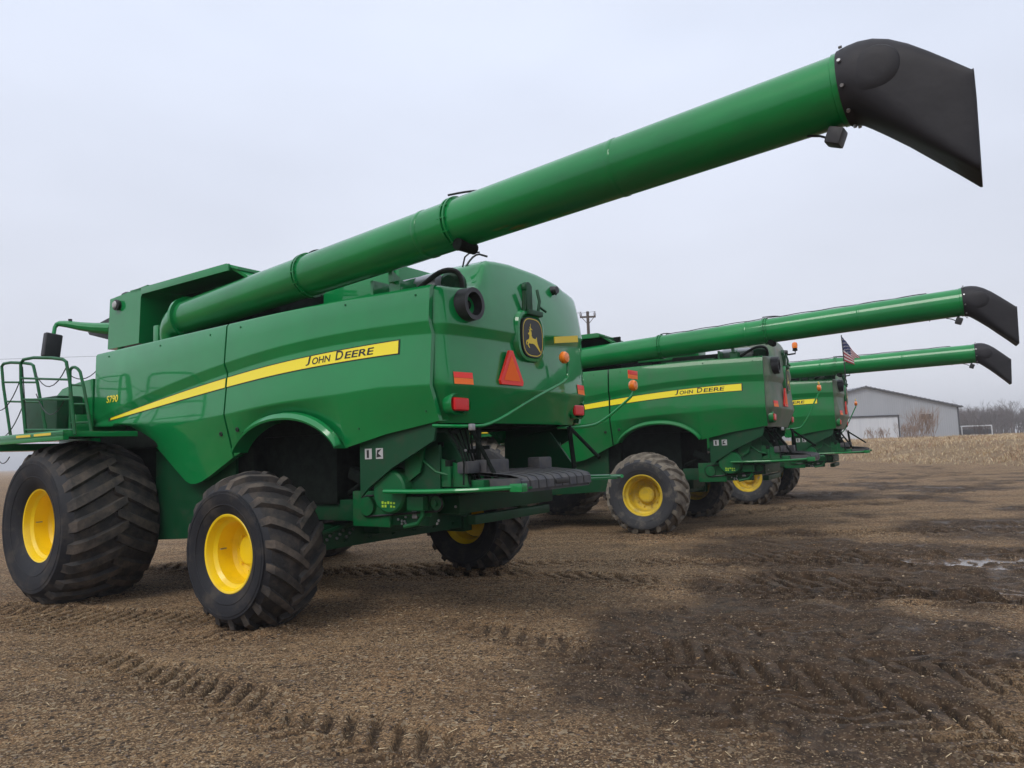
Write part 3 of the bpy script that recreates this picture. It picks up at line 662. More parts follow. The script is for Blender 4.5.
    def wl(b):
        b.box((ln - .12, -.02, -.31), (.10, .13, .11), rot=Matrix.Rotation(R_(25), 3, 'Y'), bev=.02); b.tube([(ln - .12, 0, -.22), (ln - .12, 0, -.28)], .018)
        b.tube([(ln - .16, 0, -.30), (ln - .22, 0, -.26), (ln - .30, 0, -.232)], .008, n=6)
    one('work_light', M['plastic'], au, wl)
    # auger elbow standing in the tank corner
    def elbow(b):
        b.tube([(2.66, 1.2, 2.9), (2.66, 1.21, 3.34), (2.62, 1.24, 3.54), (2.48, 1.27, 3.63), (2.26, 1.28, 3.667)], [.20, .21, .225, .235, .24], n=32, smooth=1)
        b.b2((2.78, 1.14, 3.36), (2.90, 1.42, 3.62), bev=.02)
        b.lathe([(2.27, .23), (2.27, .285), (2.32, .285), (2.32, .23)], axis='X', c=(0, 1.275, 3.665), n=40)
    one('auger_elbow', g, root, elbow)
    def cradle(b):
        b.b2((-1.65, 1.05, 3.30), (-1.50, 1.40, 3.52), bev=.01); b.b2((-1.32, 1.05, 3.30), (-1.28, 1.45, 3.56), bev=.01)
        b.prism([(-1.6, 1.0, 3.5), (-1.6, 1.46, 3.5), (-1.6, 1.46, 3.62), (-1.6, 1.28, 3.53), (-1.6, 1.10, 3.60)], (.05, 0, 0))
        b.b2((-1.2, 1.0, 3.36), (-.2, 1.36, 3.44), bev=.01)
    one('auger_cradle', g, root, cradle)
    # grain tank front housing, roof and walls
    def tank(b):
        b.prism([(4.10, 1.42, 3.42), (4.05, 1.42, 4.155), (3.05, 1.42, 4.215), (3.22, 1.42, 4.07), (3.26, 1.42, 3.42)], (0, -2.84, 0))
    tk = one('tank_front_housing', g, root, tank, sharp=20)
    def roof(b):
        b.prism([(3.5, 1.42, 4.165), (1.25, 1.42, 4.165), (1.1, 1.36, 4.11), (1.1, -1.36, 4.11), (1.25, -1.42, 4.165), (3.5, -1.42, 4.165)], (0, 0, .035))
        b.b2((1.2, 1.40, 4.10), (3.2, 1.43, 4.19), bev=.008); b.b2((1.2, -1.43, 4.10), (3.2, -1.40, 4.19), bev=.008)
        b.prism([(1.25, 1.40, 4.16), (.98, 1.25, 3.96), (.98, -1.25, 3.96), (1.25, -1.40, 4.16)], (-.02, 0, .03))
    one('tank_roof', g, root, roof)
    def walls(b):
        b.b2((.95, .78, 3.30), (3.3, .84, 4.16), bev=.005); b.b2((.95, -1.38, 3.30), (3.3, -1.32, 4.16), bev=.005); b.b2((.95, -1.32, 3.30), (1.0, .80, 3.95), bev=.005)
    one('tank_wall', M['inner'], root, walls)
    def gps(b): b.lathe([(-.03, .001), (-.03, .07), (.03, .08), (.05, .001)], c=(3.80, 1.44, 4.03), n=20)
    tlt = one('side_work_light', M['plastic'], tk, gps)
    one('light_lens', M['white'], tlt, lambda b: b.lathe([(.045, .055), (.06, .04), (.065, .001)], c=(3.80, 1.44, 4.03), n=18))
    one('antenna', M['plastic'], root, lambda b: b.lathe([(4.19, .10), (4.22, .10), (4.25, .06), (4.26, .001)], axis='Z', c=(3.75, 1.3, -.02), n=18))
    # engine deck clutter
    def deck(b):
        b.b2((-2.0, -1.2, 3.22), (.9, 1.1, 3.34), bev=.02)
        b.b2((-1.15, -.9, 3.3), (-.1, .55, 3.62), bev=.04)
        for x, y, z in ((-1.55, .95, 3.42), (-1.1, .95, 3.42), (-.7, .9, 3.4), (.1, 1.0, 3.42), (.5, .95, 3.4)): b.box((x, y, z), (.16, .2, .16), bev=.03)
    one('engine_deck', M['inner'], root, deck, split=True)
    def rot(b):
        b.b2((-.62, -.35, 3.60), (.75, .3, 4.08), bev=.03); b.b2((-.55, .30, 3.70), (.68, .34, 4.03), bev=.01)
        for x in (-.5, .1): b.tube([(x, .2, 4.08), (x, .2, 4.13)], .03)
    one('cooling_screen_housing', g, root, rot)
    def can(b):
        b.lathe([(-.34, .001), (-.33, .10), (-.25, .125), (.22, .125), (.30, .10), (.31, .001)], axis='X', c=(-1.55, 1.02, 3.50), n=24)
    one('filter_can', M['silver'], root, can)
    def hose(b):
        b.tube([(-1.55, 1.15, 3.38), (-1.75, 1.15, 3.50), (-1.98, 1.12, 3.62), (-2.14, 1.05, 3.60), (-2.16, 1.0, 3.45), (-2.10, .98, 3.36)], .028, n=10, smooth=2)
        b.tube([(-2.05, .9, 3.42), (-1.9, .7, 3.66), (-2.02, .6, 3.9), (-2.12, .5, 3.86)], .012, n=6, smooth=2)
        b.tube([(-2.02, .82, 3.7), (-2.08, .84, 3.83), (-2.16, .70, 3.86)], .010, n=6, smooth=1)
    one('hose', M['hose'], root, hose, split=True)
    def blow(b):
        b.lathe([(-.08, .001), (-.08, .10), (-.05, .15), (.05, .15), (.08, .10), (.08, .001)], axis='Y', c=(-1.98, .95, 3.48), n=24)
        b.box((-1.8, .85, 3.42), (.2, .2, .22), bev=.03)
        for k in range(6): b.box((-2.05 + .03 * k, 1.12 + .01 * (k % 2), 3.40 + .02 * (k % 3)), (.02, .03, .06), bev=.004)
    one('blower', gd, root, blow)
    # underside at the rear: side sheet, drum, spreader shields, chopper
    for s_ in (-1, 1):
        sh = one('side_sheet', gd, root, lambda b: b.prism([(-1.0, s_ * 1.37, 2.1), (-2.08, s_ * 1.37, 2.1), (-2.02, s_ * 1.37, 1.86), (-1.45, s_ * 1.37, 1.60), (-1.12, s_ * 1.37, 1.40), (-1.0, s_ * 1.37, 1.30)], (0, -s_ * .03, 0)))
    def stk(b):
        for x in (-1.13, -1.29): b.b2((x - .05, 1.372, 1.70), (x + .05, 1.376, 1.81), bev=0)
    sk = one('warning_sticker', M['white'], sh, stk, split=True)
    def stk2(b):
        b.b2((-1.14, 1.377, 1.715), (-1.11, 1.379, 1.795), bev=0)
        b.prism([(-1.25, 1.377, 1.715), (-1.32, 1.377, 1.725), (-1.27, 1.377, 1.76), (-1.32, 1.377, 1.80), (-1.26, 1.377, 1.79)], (0, .002, 0))
    one('sticker_picture', M['black'], sk, stk2, sharp=0)
    def drum(b):
        b.lathe([(1.33, .001), (1.33, .205), (1.31, .225), (1.15, .225), (1.15, .12), (-1.15, .12), (-1.15, .225), (-1.31, .225), (-1.33, .205), (-1.33, .001)], c=(-1.36, 0, 1.36), n=40)
    dr = one('chopper_drum', M['green_low'], root, drum)
    def dl(b):
        rr_ = random.Random(5)
        for k in range(5):
            for j in range(2):
                if rr_.random() < .85: b.b2((-1.28 - k * .04 - .014, 1.332, 1.20 + j * .035), (-1.28 - k * .04 + .012, 1.334, 1.20 + j * .035 + rr_.uniform(.015, .028)), bev=0)
    one('part_lettering', M['text'], dr, dl, sharp=0)
    def shields(b):
        # horizontal spreader deck with its turned-up tube edge
        top_ = [(-1.42, 1.42, 1.365), (-1.9, 1.46, 1.365), (-2.4, 1.36, 1.37), (-2.78, 1.12, 1.38), (-2.85, .9, 1.385), (-2.4, .55, 1.38), (-1.6, .5, 1.37), (-1.35, .8, 1.365)]
        b.prism(top_, (0, 0, -.02))
        b.prism([(p[0], -p[1], p[2]) for p in top_], (0, 0, -.02))
    spd = one('spreader_deck', M['green_low'], root, shields, split=True)
    def edge(b):
        for s_ in (1, -1): b.tube([(-1.40, s_ * 1.43, 1.37), (-1.9, s_ * 1.48, 1.37), (-2.4, s_ * 1.39, 1.375), (-2.72, s_ * 1.18, 1.385), (-2.84, s_ * 1.08, 1.39)], .022, n=8, smooth=1)
        b.b2((-2.90, 1.06, 1.345), (-2.76, 1.16, 1.425), bev=.012)
    one('deck_edge_rail', g, spd, edge, split=True)
    def chop(b):
        for s_ in (1, -1):
            b.prism([(-1.2, s_ * 1.05, 1.9), (-1.9, s_ * 1.05, 1.95), (-2.3, s_ * 1.05, 1.42), (-1.5, s_ * 1.0, 1.38), (-1.2, s_ * 1.05, 1.2)], (0, -s_ * .03, 0))
            b.prism([(-1.55, s_ * 1.2, 1.72), (-1.95, s_ * 1.2, 1.82), (-1.95, s_ * 1.2, 1.36), (-1.5, s_ * 1.2, 1.36)], (0, -s_ * .03, 0))
        b.b2((-1.75, 1.0, 1.0), (-1.2, 1.16, 1.32), bev=.02)
        b.b2((-1.95, -.95, 1.10), (-1.5, .9, 1.30), bev=.03); b.box((-1.9, -.1, 1.02), (.12, 1.5, .10), bev=.02)
        b.b2((-1.5, .1, 1.3), (-.9, 1.0, 2.0), bev=.03)
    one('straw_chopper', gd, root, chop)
    def brk(b):
        b.prism([(-1.55, 1.24, 1.98), (-1.85, 1.24, 2.0), (-1.72, 1.24, 1.55), (-1.50, 1.24, 1.42)], (0, -.02, 0))
        b.prism([(-1.95, 1.18, 1.68), (-2.25, 1.18, 1.60), (-2.30, 1.18, 1.40), (-1.7, 1.18, 1.40)], (0, -.02, 0))
        b.b2((-2.1, 1.0, 1.40), (-2.06, 1.22, 1.62), bev=.005); b.b2((-2.45, .95, 1.39), (-2.3, 1.15, 1.46), bev=.01)
        b.box((-1.95, 1.1, 1.48), (.30, .16, .10), rot=Matrix.Rotation(R_(18), 3, 'Y'), bev=.02); b.box((-1.7, 1.27, 1.24), (.22, .08, .14), bev=.015)
        b.tube([(-1.45, 1.26, 1.9), (-1.9, 1.2, 1.55), (-2.3, 1.1, 1.44)], .016, n=8); b.tube([(-1.75, 1.25, 1.3), (-1.75, 1.25, 1.05), (-1.5, 1.25, 1.0)], .022, n=8, smooth=1)
        b.b2((-1.25, 1.14, .98), (-.7, 1.2, 1.36), bev=.02); b.b2((-1.8, 1.16, 1.10), (-1.3, 1.19, 1.34), bev=.01)
        b.lathe([(0, .001), (0, .07), (.05, .07), (.05, .03), (.08, .03), (.08, .001)], c=(-1.9, 1.17, 1.24), n=20); b.lathe([(0, .001), (0, .10), (.04, .10), (.045, .001)], c=(-.95, 1.2, 1.2), n=24)
    one('chassis_bracket', M['green_low'], root, brk, split=True)
    def belt(b):
        pts = [(-.95 + .11 * math.cos(a_), 1.215, 1.2 + .11 * math.sin(a_)) for a_ in np.linspace(math.pi / 2, -math.pi / 2, 9)] + [(-1.9 - .08 * math.cos(a_), 1.215, 1.24 - .08 * math.sin(a_)) for a_ in np.linspace(math.pi / 2, -math.pi / 2, 9)]
        b.tube(pts + pts[:1], .012, n=6)
    one('drive_belt', M['hose'], root, belt)
    def clut(b):
        rr_ = random.Random(9)
        for k in range(26):
            x, y, z = rr_.uniform(-2.3, -1.3), rr_.uniform(.6, 1.2), rr_.uniform(1.42, 1.95); b.box((x, y, z), (rr_.uniform(.03, .12), rr_.uniform(.03, .1), rr_.uniform(.03, .12)), bev=.006)
        for k in range(5):
            y = .75 + .1 * k; b.tube([(-2.0, y, 2.02), (-2.1 - .05 * k, y + .1, 1.7), (-2.3, y + .12, 1.42)], .010, n=6, smooth=1)
        b.tube([(-2.15, .95, 2.0), (-2.5, .98, 1.45)], .022, n=8); b.tube([(-2.15, .80, 2.0), (-2.2, .9, 1.5)], .03, n=8)
        b.tube([(-2.2, -1.0, 2.0), (-2.72, -.75, 1.62)], .022, n=8); b.tube([(-2.25, -.9, 2.0), (-2.3, -.9, 1.5)], .03, n=8)
        b.tube([(-1.2, 1.1, 1.62), (-.7, 1.0, 1.45), (-.3, .9, 1.3)], .035, n=8)
        b.box((-.85, 1.12, 1.48), (.5, .12, .14), rot=Matrix.Rotation(R_(-20), 3, 'Y'), bev=.03)
    one('linkage', M['inner'], root, clut, split=True)
    def bolts(b):
        rr_ = random.Random(3)
        for k in range(34):
            x = rr_.uniform(-2.2, -1.0); z = rr_.uniform(1.0, 1.9) if x < -1.5 else rr_.uniform(1.0, 1.3); b.lathe([(0, .014), (.012, .014), (.013, .001)], c=(x, 1.165 if x > -1.75 and z < 1.35 else 1.125 if z < 1.8 and x > -1.95 else 1.07, z), n=6)
        for k in range(9): b.lathe([(0, .018), (.02, .018), (.021, .001)], axis='X', c=(-.175, 1.1 - .05 * k, .80 + .04 * (k % 3)), n=6)
        b.b2((-1.62, 1.17, 1.08), (-1.55, 1.19, 1.16), bev=.005)
    one('fastener', M['steel'], root, bolts)
    # grey step board across the spreader
    def board(b):
        y0, y1 = -.32, 1.05
        n = 9; ysb = np.linspace(y0, y1, n * 4 + 1)
        rows = []
        for k, y in enumerate(ysb):
            gr = 0
            rows.append([(-2.22, y, 1.545 + gr), (-2.70, y, 1.50 + gr), (-2.80 - gr * .6, y, 1.475 + gr), (-2.83 - gr, y, 1.44), (-2.835 - gr, y, 1.36)])
        b.grid(rows); b.grid([[(p[0] + .025, p[1], p[2] - .03) for p in r] for r in rows])
        b.box((-2.25, 1.12, 1.585), (.14, .2, .12), bev=.03); b.box((-2.30, .80, 1.585), (.16, .40, .14), bev=.02); b.box((-2.30, -.12, 1.585), (.16, .26, .14), bev=.02)
        b.b2((-2.82, y1 - .03, 1.34), (-2.2, y1, 1.47), bev=.01); b.b2((-2.82, y0, 1.34), (-2.2, y0 + .03, 1.47), bev=.01)
    bd = one('step_board', M['grey'], root, board, sharp=20)
    def gaps(b):
        for y in np.linspace(-.32, 1.05, 10)[1:-1]:
            b.prism([(-2.22, y, 1.548), (-2.70, y, 1.503), (-2.803, y, 1.478), (-2.834, y, 1.444), (-2.839, y, 1.36), (-2.82, y, 1.36), (-2.82, y, 1.44), (-2.70, y, 1.48), (-2.22, y, 1.52)], (0, .018, 0))
    one('slat_gap', M['black'], bd, gaps, split=True)
    one('hand_slot', M['black'], bd, lambda b: b.b2((-2.845, .18, 1.385), (-2.82, .44, 1.43), bev=.008))
    # cab, platform, handrails, mirror
    def cab(b):
        b.b2((4.12, -.85, 2.2), (4.9, .85, 2.35), bev=.03)
        b.b2((4.12, -.85, 2.35), (4.25, .85, 3.7), bev=.03)
        for s_ in (1, -1):
            b.tube([(5.0, s_ * .74, 2.3), (5.05, s_ * .76, 3.72)], .035); b.tube([(4.2, s_ * .82, 2.3), (4.2, s_ * .82, 3.72)], .045)
    cb = one('cab', g, root, cab)
    one('cab_glass', M['glass'], cb, lambda b: b.prism([(4.24, .80, 2.36), (5.0, .72, 2.36), (5.08, .74, 3.7), (4.24, .80, 3.7)], (0, -1.5, 0)))
    def cabroof(b):
        b.prism([(4.1, .98, 3.62), (4.9, .98, 3.70), (5.55, .98, 3.86), (5.62, .98, 3.93), (5.2, .98, 4.02), (4.1, .98, 4.18)], (0, -1.96, 0))
    one('cab_roof', M['plastic'], cb, cabroof)
    def marm(b): b.tube([(4.9, .95, 3.88), (5.25, 1.15, 3.92), (5.62, 1.38, 4.01), (5.68, 1.44, 3.98), (5.66, 1.47, 3.82)], [.10, .08, .05, .03, .03], n=10, smooth=1)
    ma = one('mirror_arm', g, root, marm)
    one('mirror', M['plastic'], ma, lambda b: (b.box((5.64, 1.50, 3.64), (.11, .25, .38), rot=Matrix.Rotation(R_(6), 3, 'X'), bev=.035, seg=3), b.tube([(5.5, 1.30, 4.0), (5.5, 1.30, 4.07)], .03, n=8)))
    def plat(b):
        b.b2((2.75, 1.7, 2.10), (4.75, 2.62, 2.17), bev=.01); b.b2((2.75, 2.55, 2.06), (5.0, 2.62, 2.18), bev=.01); b.b2((4.75, 1.0, 1.98), (5.3, 2.60, 2.08), bev=.01)
        b.b2((4.0, 1.5, 1.9), (4.9, 1.7, 2.17), bev=.01)
    pf = one('platform', g, root, plat)
    def strips(b): b.b2((3.05, 2.621, 2.13), (3.5, 2.624, 2.16), bev=0); b.b2((3.6, 2.621, 2.13), (4.0, 2.624, 2.16), bev=0)
    one('edge_strip', M['yref'], pf, strips, split=True)
    def fuel(b):
        b.prism([(4.10, 1.62, 2.18), (4.10, 1.62, 2.98), (4.5, 1.62, 2.96), (5.0, 1.62, 2.90), (5.35, 1.62, 2.72), (5.55, 1.62, 2.45), (5.55, 1.62, 2.18)], (0, -.7, 0))
        b.b2((3.98, 1.66, 2.2), (4.2, 1.9, 2.46), bev=.03)
    one('cab_side_locker', g, root, fuel, sharp=20)
    def locker(b): b.box((4.75, 1.85, 2.46), (1.0, .36, .56), bev=.05)
    one('battery_box', M['green_dark'], root, locker)
    RA = [[(5.1, 2.17), (5.5, 3.22), (5.37, 3.29), (4.57, 3.2), (4.42, 3.14), (4.02, 2.17)], [(5.40, 3.0), (4.34, 2.91)], [(5.28, 2.71), (4.22, 2.63)]]
    RB = [[(4.02, 2.13), (4.27, 3.12), (4.1, 3.21), (3.1, 3.1), (2.92, 3.02), (2.71, 2.12)], [(4.2, 2.94), (2.89, 2.81)], [(4.13, 2.65), (2.82, 2.56)], [(4.03, 2.24), (2.73, 2.18)]]
    RC = [[(4.0, 2.17), (4.07, 3.05), (4.02, 3.11), (3.88, 3.1), (3.74, 3.0), (3.43, 2.17)], [(4.05, 2.87), (3.68, 2.83)], [(4.03, 2.6), (3.58, 2.57)], [(4.01, 2.34), (3.48, 2.32)]]
    for L_, y in ((RA, 2.25), (RB, 2.5), (RC, 1.95)):
        one('handrail', M['green_low'], root, lambda b: [b.tube([(x, y, z) for x, z in q], .021 if k == 0 else .014, n=8, smooth=1 if k == 0 else 0) for k, q in enumerate(L_)])
    def chains(b):
        def sag(a_, c_, s_): b.tube([(a_[0] * (1 - t) + c_[0] * t, a_[1] * (1 - t) + c_[1] * t, a_[2] * (1 - t) + c_[2] * t - s_ * 4 * t * (1 - t)) for t in np.linspace(0, 1, 9)], .007, n=5)
        sag((4.40, 2.25, 3.05), (3.0, 2.48, 2.98), .22); sag((4.35, 2.25, 2.75), (3.0, 2.48, 2.6), .25); sag((5.6, 2.25, 2.6), (4.3, 2.48, 2.9), .12); sag((5.6, 2.25, 2.2), (4.2, 2.48, 2.55), .14)
        sag((4.22, 2.48, 3.1), (4.05, 2.48, 2.2), .0); sag((4.05, 1.95, 3.0), (4.1, 1.5, 3.2), .12); sag((5.6, 2.2, 1.86), (4.75, 2.4, 1.9), .06)
    one('safety_chain', M['hose'], root, chains, split=True)
    def feeder(b): b.prism([(4.0, .75, 1.9), (5.6, .75, 1.0), (5.6, .75, .45), (4.0, .75, 1.0)], (0, -1.5, 0))
    one('feeder_house', gd, root, feeder)
    def lamp_top(b):
        b.lathe([(0, .05), (.03, .055), (.03, .045), (.06, .048)], axis='Z', c=(-2.42, -.95, 3.70), n=16); b.tube([(-2.1, -.95, 3.62), (-2.42, -.95, 3.64), (-2.42, -.95, 3.72)], .018, n=8)
    if mud:
        bc = one('beacon_bracket', M['inner'], root, lamp_top)
        one('beacon', M['amber'], bc, lambda b: b.lathe([(3.76, .055), (3.83, .062), (3.88, .05), (3.90, .001)], axis='Z', c=(-2.42, -.95, 0), n=18))
    # wheels
    wx = .14 if mud else 0
    make_wheel(root, (wx, 1.94, .79), 1, 'rear', mud); make_wheel(root, (wx, -1.94, .79), -1, 'rear', mud)
    make_wheel(root, (3.67, 1.945, 1.0), 1, 'front', mud); make_wheel(root, (3.67, -1.945, 1.0), -1, 'front', mud)
    return root
def place(root, x, y, th):
    root.location = (x, y, -.015); root.rotation_euler = (0, 0, math.pi - R_(th))
GRP = 'combine harvesters parked in a row on the dirt yard'
ca = make_combine(False, 4.035); place(ca, -1.691, 9.502, 34.18)
tag(ca, 'nearest and largest green combine harvester with shiny clean paint, at the left of the row', 'combine harvester', GRP)
cb_ = make_combine(True, 3.95); place(cb_, 3.52 + .14 * math.cos(R_(28.39)), 16.39 - .14 * math.sin(R_(28.39)), 28.39)
tag(cb_, 'dusty green combine harvester with muddy tyres, in the middle of the row of three', 'combine harvester', GRP)
def copy_tree(o, parent=None):
    c = o.copy(); COL.objects.link(c); c.parent = parent
    for ch in kids(o): copy_tree(ch, c)
    return c
cc_ = copy_tree(cb_); place(cc_, 7.44 + .14 * math.cos(R_(28.39)), 22.39 - .14 * math.sin(R_(28.39)), 28.39)
tag(cc_, 'farthest green combine harvester of the row, with the American flag standing on its rear hood', 'combine harvester', GRP)
for ch in kids(cc_):
    if ch.name.startswith('unloading_auger'):
        D = Vector((-5.50, 1.76, 3.74)) - Vector(ch.location); ch.rotation_euler = D.to_track_quat('X', 'Z').to_euler()
    if ch.name.startswith('warning_light_arm'): ch.location = (.3, 0, -.08)
bpy.context.view_layer.update()
def loc3(root, p): return root.matrix_world @ Vector(p)

# flag on the third machine: its pole is clamped to the left rear corner, outside the auger tube
fl = empty('american_flag', None, loc3(cc_, (-2.50, 1.93, 3.36))); tag(fl, 'American flag hanging from a thin pole at the tail of the farthest combine', 'flag')
one('flag_pole', M['plastic'], fl, lambda b: (b.tube([(0, 0, 0), (-.03, 0, 1.14)], .014, n=8), b.tube([(0, 0, .03), (.18, .43, .0)], .018, n=8)))
FR = mat('flag_red', (.28, .012, .025), .8); FW = mat('flag_white', (.52, .48, .48), .8); FB = mat('flag_blue', (.018, .024, .085), .8)
def cloth(b):
    nu, nv = 27, 26; P = []
    for j in range(nv + 1):
        row = []
        for i_ in range(nu + 1):
            u, v = i_ / nu, j / nv                       # u along fly, v up the hoist
            x = -.03 + u * (.40 + .10 * v) + .05 * (1 - v) * u; z = 1.12 - (1 - v) * .66 - u * .50 * (.4 + 1.0 * v)
            row.append((x, .05 * math.sin(u * 9 + v * 3) * u, z))
        P.append(row)
    for j in range(nv):
        for i_ in range(nu):
            sidx = int(j / 2); can_ = (i_ / nu < .42 and j >= 12)
            mi = 2 if can_ else (0 if sidx % 2 == 0 else 1)
            if can_ and (i_ % 2 == 1 and j % 2 == 1): mi = 1 if (i_ + j) % 4 == 0 else 2
            b.add([P[j][i_], P[j][i_ + 1], P[j + 1][i_ + 1], P[j + 1][i_]], [(0, 1, 2, 3)], mi)
one('flag_cloth', [FR, FW, FB], fl, cloth, sharp=0)

# ------------------------------------------------------------------ background: shed, pole, trees, shrubs, trailer
SH = mat('shed_steel', (.36, .375, .40), .55, var=(.335, .35, .375), vscale=.3, stretch=(2, 2, .3)); SHD = mat('shed_door', (.62, .635, .66), .5, var=(.54, .56, .59), vscale=.6, stretch=(4, 4, .3))
SHR = mat('shed_roof', (.12, .125, .14), .5); DRK = mat('dark_trim', (.05, .05, .055), .6)
shed = empty('metal_shed', None, (48., 100., 0)); tag(shed, 'low grey steel shed with gable front and wide white sliding door beyond the grass', 'shed')
def corr(b, x0, x1, zf, y, z0):
    xs_ = np.arange(x0, x1 + .01, .15); rows = [[], []]
    for k, x in enumerate(xs_): yy = y + (.012 if k % 2 else 0); rows[0].append((x, yy, z0)); rows[1].append((x, yy, zf(x)))
    b.grid(rows)
gab = lambda x: 8.7 - abs(x) * .247
def wallf(b):
    corr(b, -12.3, 12.3, gab, 0, 1.0)
    for s_ in (1, -1): b.b2((s_ * 12.3 - .05, .1, 1.0), (s_ * 12.3 + .05, 40, 5.6), bev=0)
    b.b2((-12.3, 40, 1), (12.3, 40.1, 5.6), bev=0)
one('wall', SH, shed, wallf, sharp=0)
def roofm(b):
    for s_ in (1, -1): b.prism([(0, -.4, 8.86), (s_ * 12.9, -.4, 8.86 - 12.9 * .247), (s_ * 12.9, 40.5, 8.86 - 12.9 * .247), (0, 40.5, 8.86)], (0, 0, -.16))
    for x in np.arange(-12.6, 12.7, .6): b.b2((x - .1, -.44, 8.80 - abs(x) * .247), (x + .1, -.3, 8.90 - abs(x) * .247), bev=0)
one('roof', SHR, shed, roofm, sharp=0)
one('door', SHD, shed, lambda b: corr(b, -9.6, 4.1, lambda x: 4.6, -.12, 1.0), sharp=0)
one('door_track', DRK, shed, lambda b: (b.b2((-9.8, -.25, 4.6), (4.25, -.05, 4.82), bev=0), b.b2((4.1, -.16, 1), (4.22, -.04, 4.6), bev=0)))
wn = one('window', mat('window_frame', (.5, .5, .5), .5), shed, lambda b: b.b2((7.1, -.1, 4.0), (8.7, .02, 4.9), bev=.02)); one('pane', M['glass'], wn, lambda b: (b.b2((7.2, -.12, 4.1), (7.85, -.1, 4.8), bev=0), b.b2((7.95, -.12, 4.1), (8.6, -.1, 4.8), bev=0)))
one('corner_trim', DRK, shed, lambda b: b.b2((12.25, -.06, 1), (12.42, .08, 5.6), bev=0))
# utility pole and its lines
up = empty('utility_pole', None, (6.45, 60, 0)); tag(up, 'distant wooden utility pole with a crossarm seen above the second combine', 'utility pole')
WOOD = mat('weathered_wood', (.10, .075, .06), .85, var=(.06, .045, .035), vscale=5)
one('pole', WOOD, up, lambda b: b.tube([(0, 0, 0), (0, 0, 13.0)], [.16, .12], n=12))
one('crossarm', WOOD, up, lambda b: (b.box((0, 0, 12.55), (1.3, .12, .14), bev=.01), b.tube([(0, -.08, 11.9), (.5, -.08, 12.5)], .025), b.tube([(0, -.08, 11.9), (-.5, -.08, 12.5)], .025)))
for x in (-.58, .58): one('insulator', M['silver'], up, lambda b: b.lathe([(12.62, .03), (12.68, .11), (12.86, .11), (12.90, .03), (12.98, .09), (13.0, .001)], axis='Z', c=(x, 0, 0), n=12))
WIRE = mat('wire', (.09, .09, .10), .6)
def wireline(b):
    for x in (-.58, .58): b.tube([(x, 0, 12.98), (-30 + x, 6, 11.6), (-68 + x, 13, 12.8)], .012, n=4, smooth=2)
one('line_wire', WIRE, up, wireline)
# twiggy plants: thin three-sided limbs
BARK = mat('bare_bark', (.082, .060, .052), .9, var=(.13, .10, .09), vscale=.4); TWIG = mat('tan_twigs', (.25, .16, .105), .9)
def limb(b, p, d, ln, r, depth, rr_, spread=.5):
    q = p + d * ln
    u = d.cross(Vector((.3, .5, .8))).normalized(); w_ = d.cross(u); vs_ = []
    for c_, r_ in ((p, r), (q, r * .6)):
        for k in range(3): a_ = 2.094 * k; vs_.append(c_ + (u * math.cos(a_) + w_ * math.sin(a_)) * r_)
    b.add(vs_, [(0, 1, 4, 3), (1, 2, 5, 4), (2, 0, 3, 5)])
    if depth:
        for k in range(rr_.choice((2, 3, 3))):
            nd = (d + Vector((rr_.uniform(-1, 1), rr_.uniform(-1, 1), rr_.uniform(-.4, .8))) * spread).normalized(); t = rr_.uniform(.55, 1)
            limb(b, p + d * ln * t, nd, ln * rr_.uniform(.6, .85), r * .6, depth - 1, rr_, spread)
def bare_tree(name, x, y, h, seed, m, depth=5, parent=None):
    rr_ = random.Random(seed); tr = empty(name, None, (x, y, gz(x, y) - .1))
    def tk(b): b.tube([(0, 0, 0), (rr_.uniform(-.1, .1) * h * .2, 0, h * .35)], [h * .022, h * .016], n=7)
    one('trunk', m, tr, tk)
    def crown(b):
        for k in range(4): limb(b, Vector((0, 0, h * (.18 + .05 * k))), Vector((rr_.uniform(-.6, .6), rr_.uniform(-.6, .6), 1)).normalized(), h * .27, h * .010, depth, rr_, .55)
    one('crown', m, tr, crown, sharp=0)
    return tr
k = 0
for (x, y, h, lab) in ((118, 175, 9.3, 'tall rounded bare tree in the middle of the hazy far treeline'), (128, 178, 7.4, 'bare grey tree right of the tall rounded one in the far treeline'), (103, 165, 7.0, 'bare grey tree at the left end of the far treeline beside the shed corner'), (136, 172, 9.5, 'thin bare tree at the right edge of the picture in the far treeline')):
    tag(bare_tree('bare_tree', x, y, h, 50 + k, BARK), lab, 'tree', 'bare trees of the far treeline'); k += 1
def wood(b):
    rr_ = random.Random(77)
    for k in range(760):
        x = rr_.uniform(92, 250); y = rr_.uniform(180, 260); h = rr_.uniform(5.6, 9.4) * y / 185 * .98
        p0 = Vector((x, y, 1.2)); 
        for j in range(3): limb(b, p0 + Vector((rr_.uniform(-1.5, 1.5), 0, 0)), Vector((rr_.uniform(-.25, .25), 0, 1)).normalized(), h * .34, .13, 4, rr_, .55)
tag(one('far_woodland', BARK, None, wood, sharp=0), 'hazy grey brown wood of leafless trees along the horizon', 'woodland', kind='stuff')
def scrub(name, x, y, h, wd, seed, m, lab, n=26):
    rr_ = random.Random(seed); z = gz(x, y) - .05
    def f(b):
        for k in range(n): limb(b, Vector((rr_.uniform(-wd, wd) * .6, rr_.uniform(-.6, .6), 0)), Vector((rr_.uniform(-.35, .35), rr_.uniform(-.3, .3), 1)).normalized(), h * rr_.uniform(.3, .45), .022, 3, rr_, .35)
    o = one(name, m, None, f, sharp=0, loc=(x, y, z)); return tag(o, lab, 'shrub', 'leafless shrubs in front of the shed')
scrub('bare_shrub', 45.5, 82, 3.9, 1.7, 1, TWIG, 'tallest leafless shrub, standing right of the white shed door', 46)
scrub('bare_shrub', 42.6, 80, 2.3, 1.3, 2, TWIG, 'leafless tan shrub in front of the right edge of the white shed door', 30)
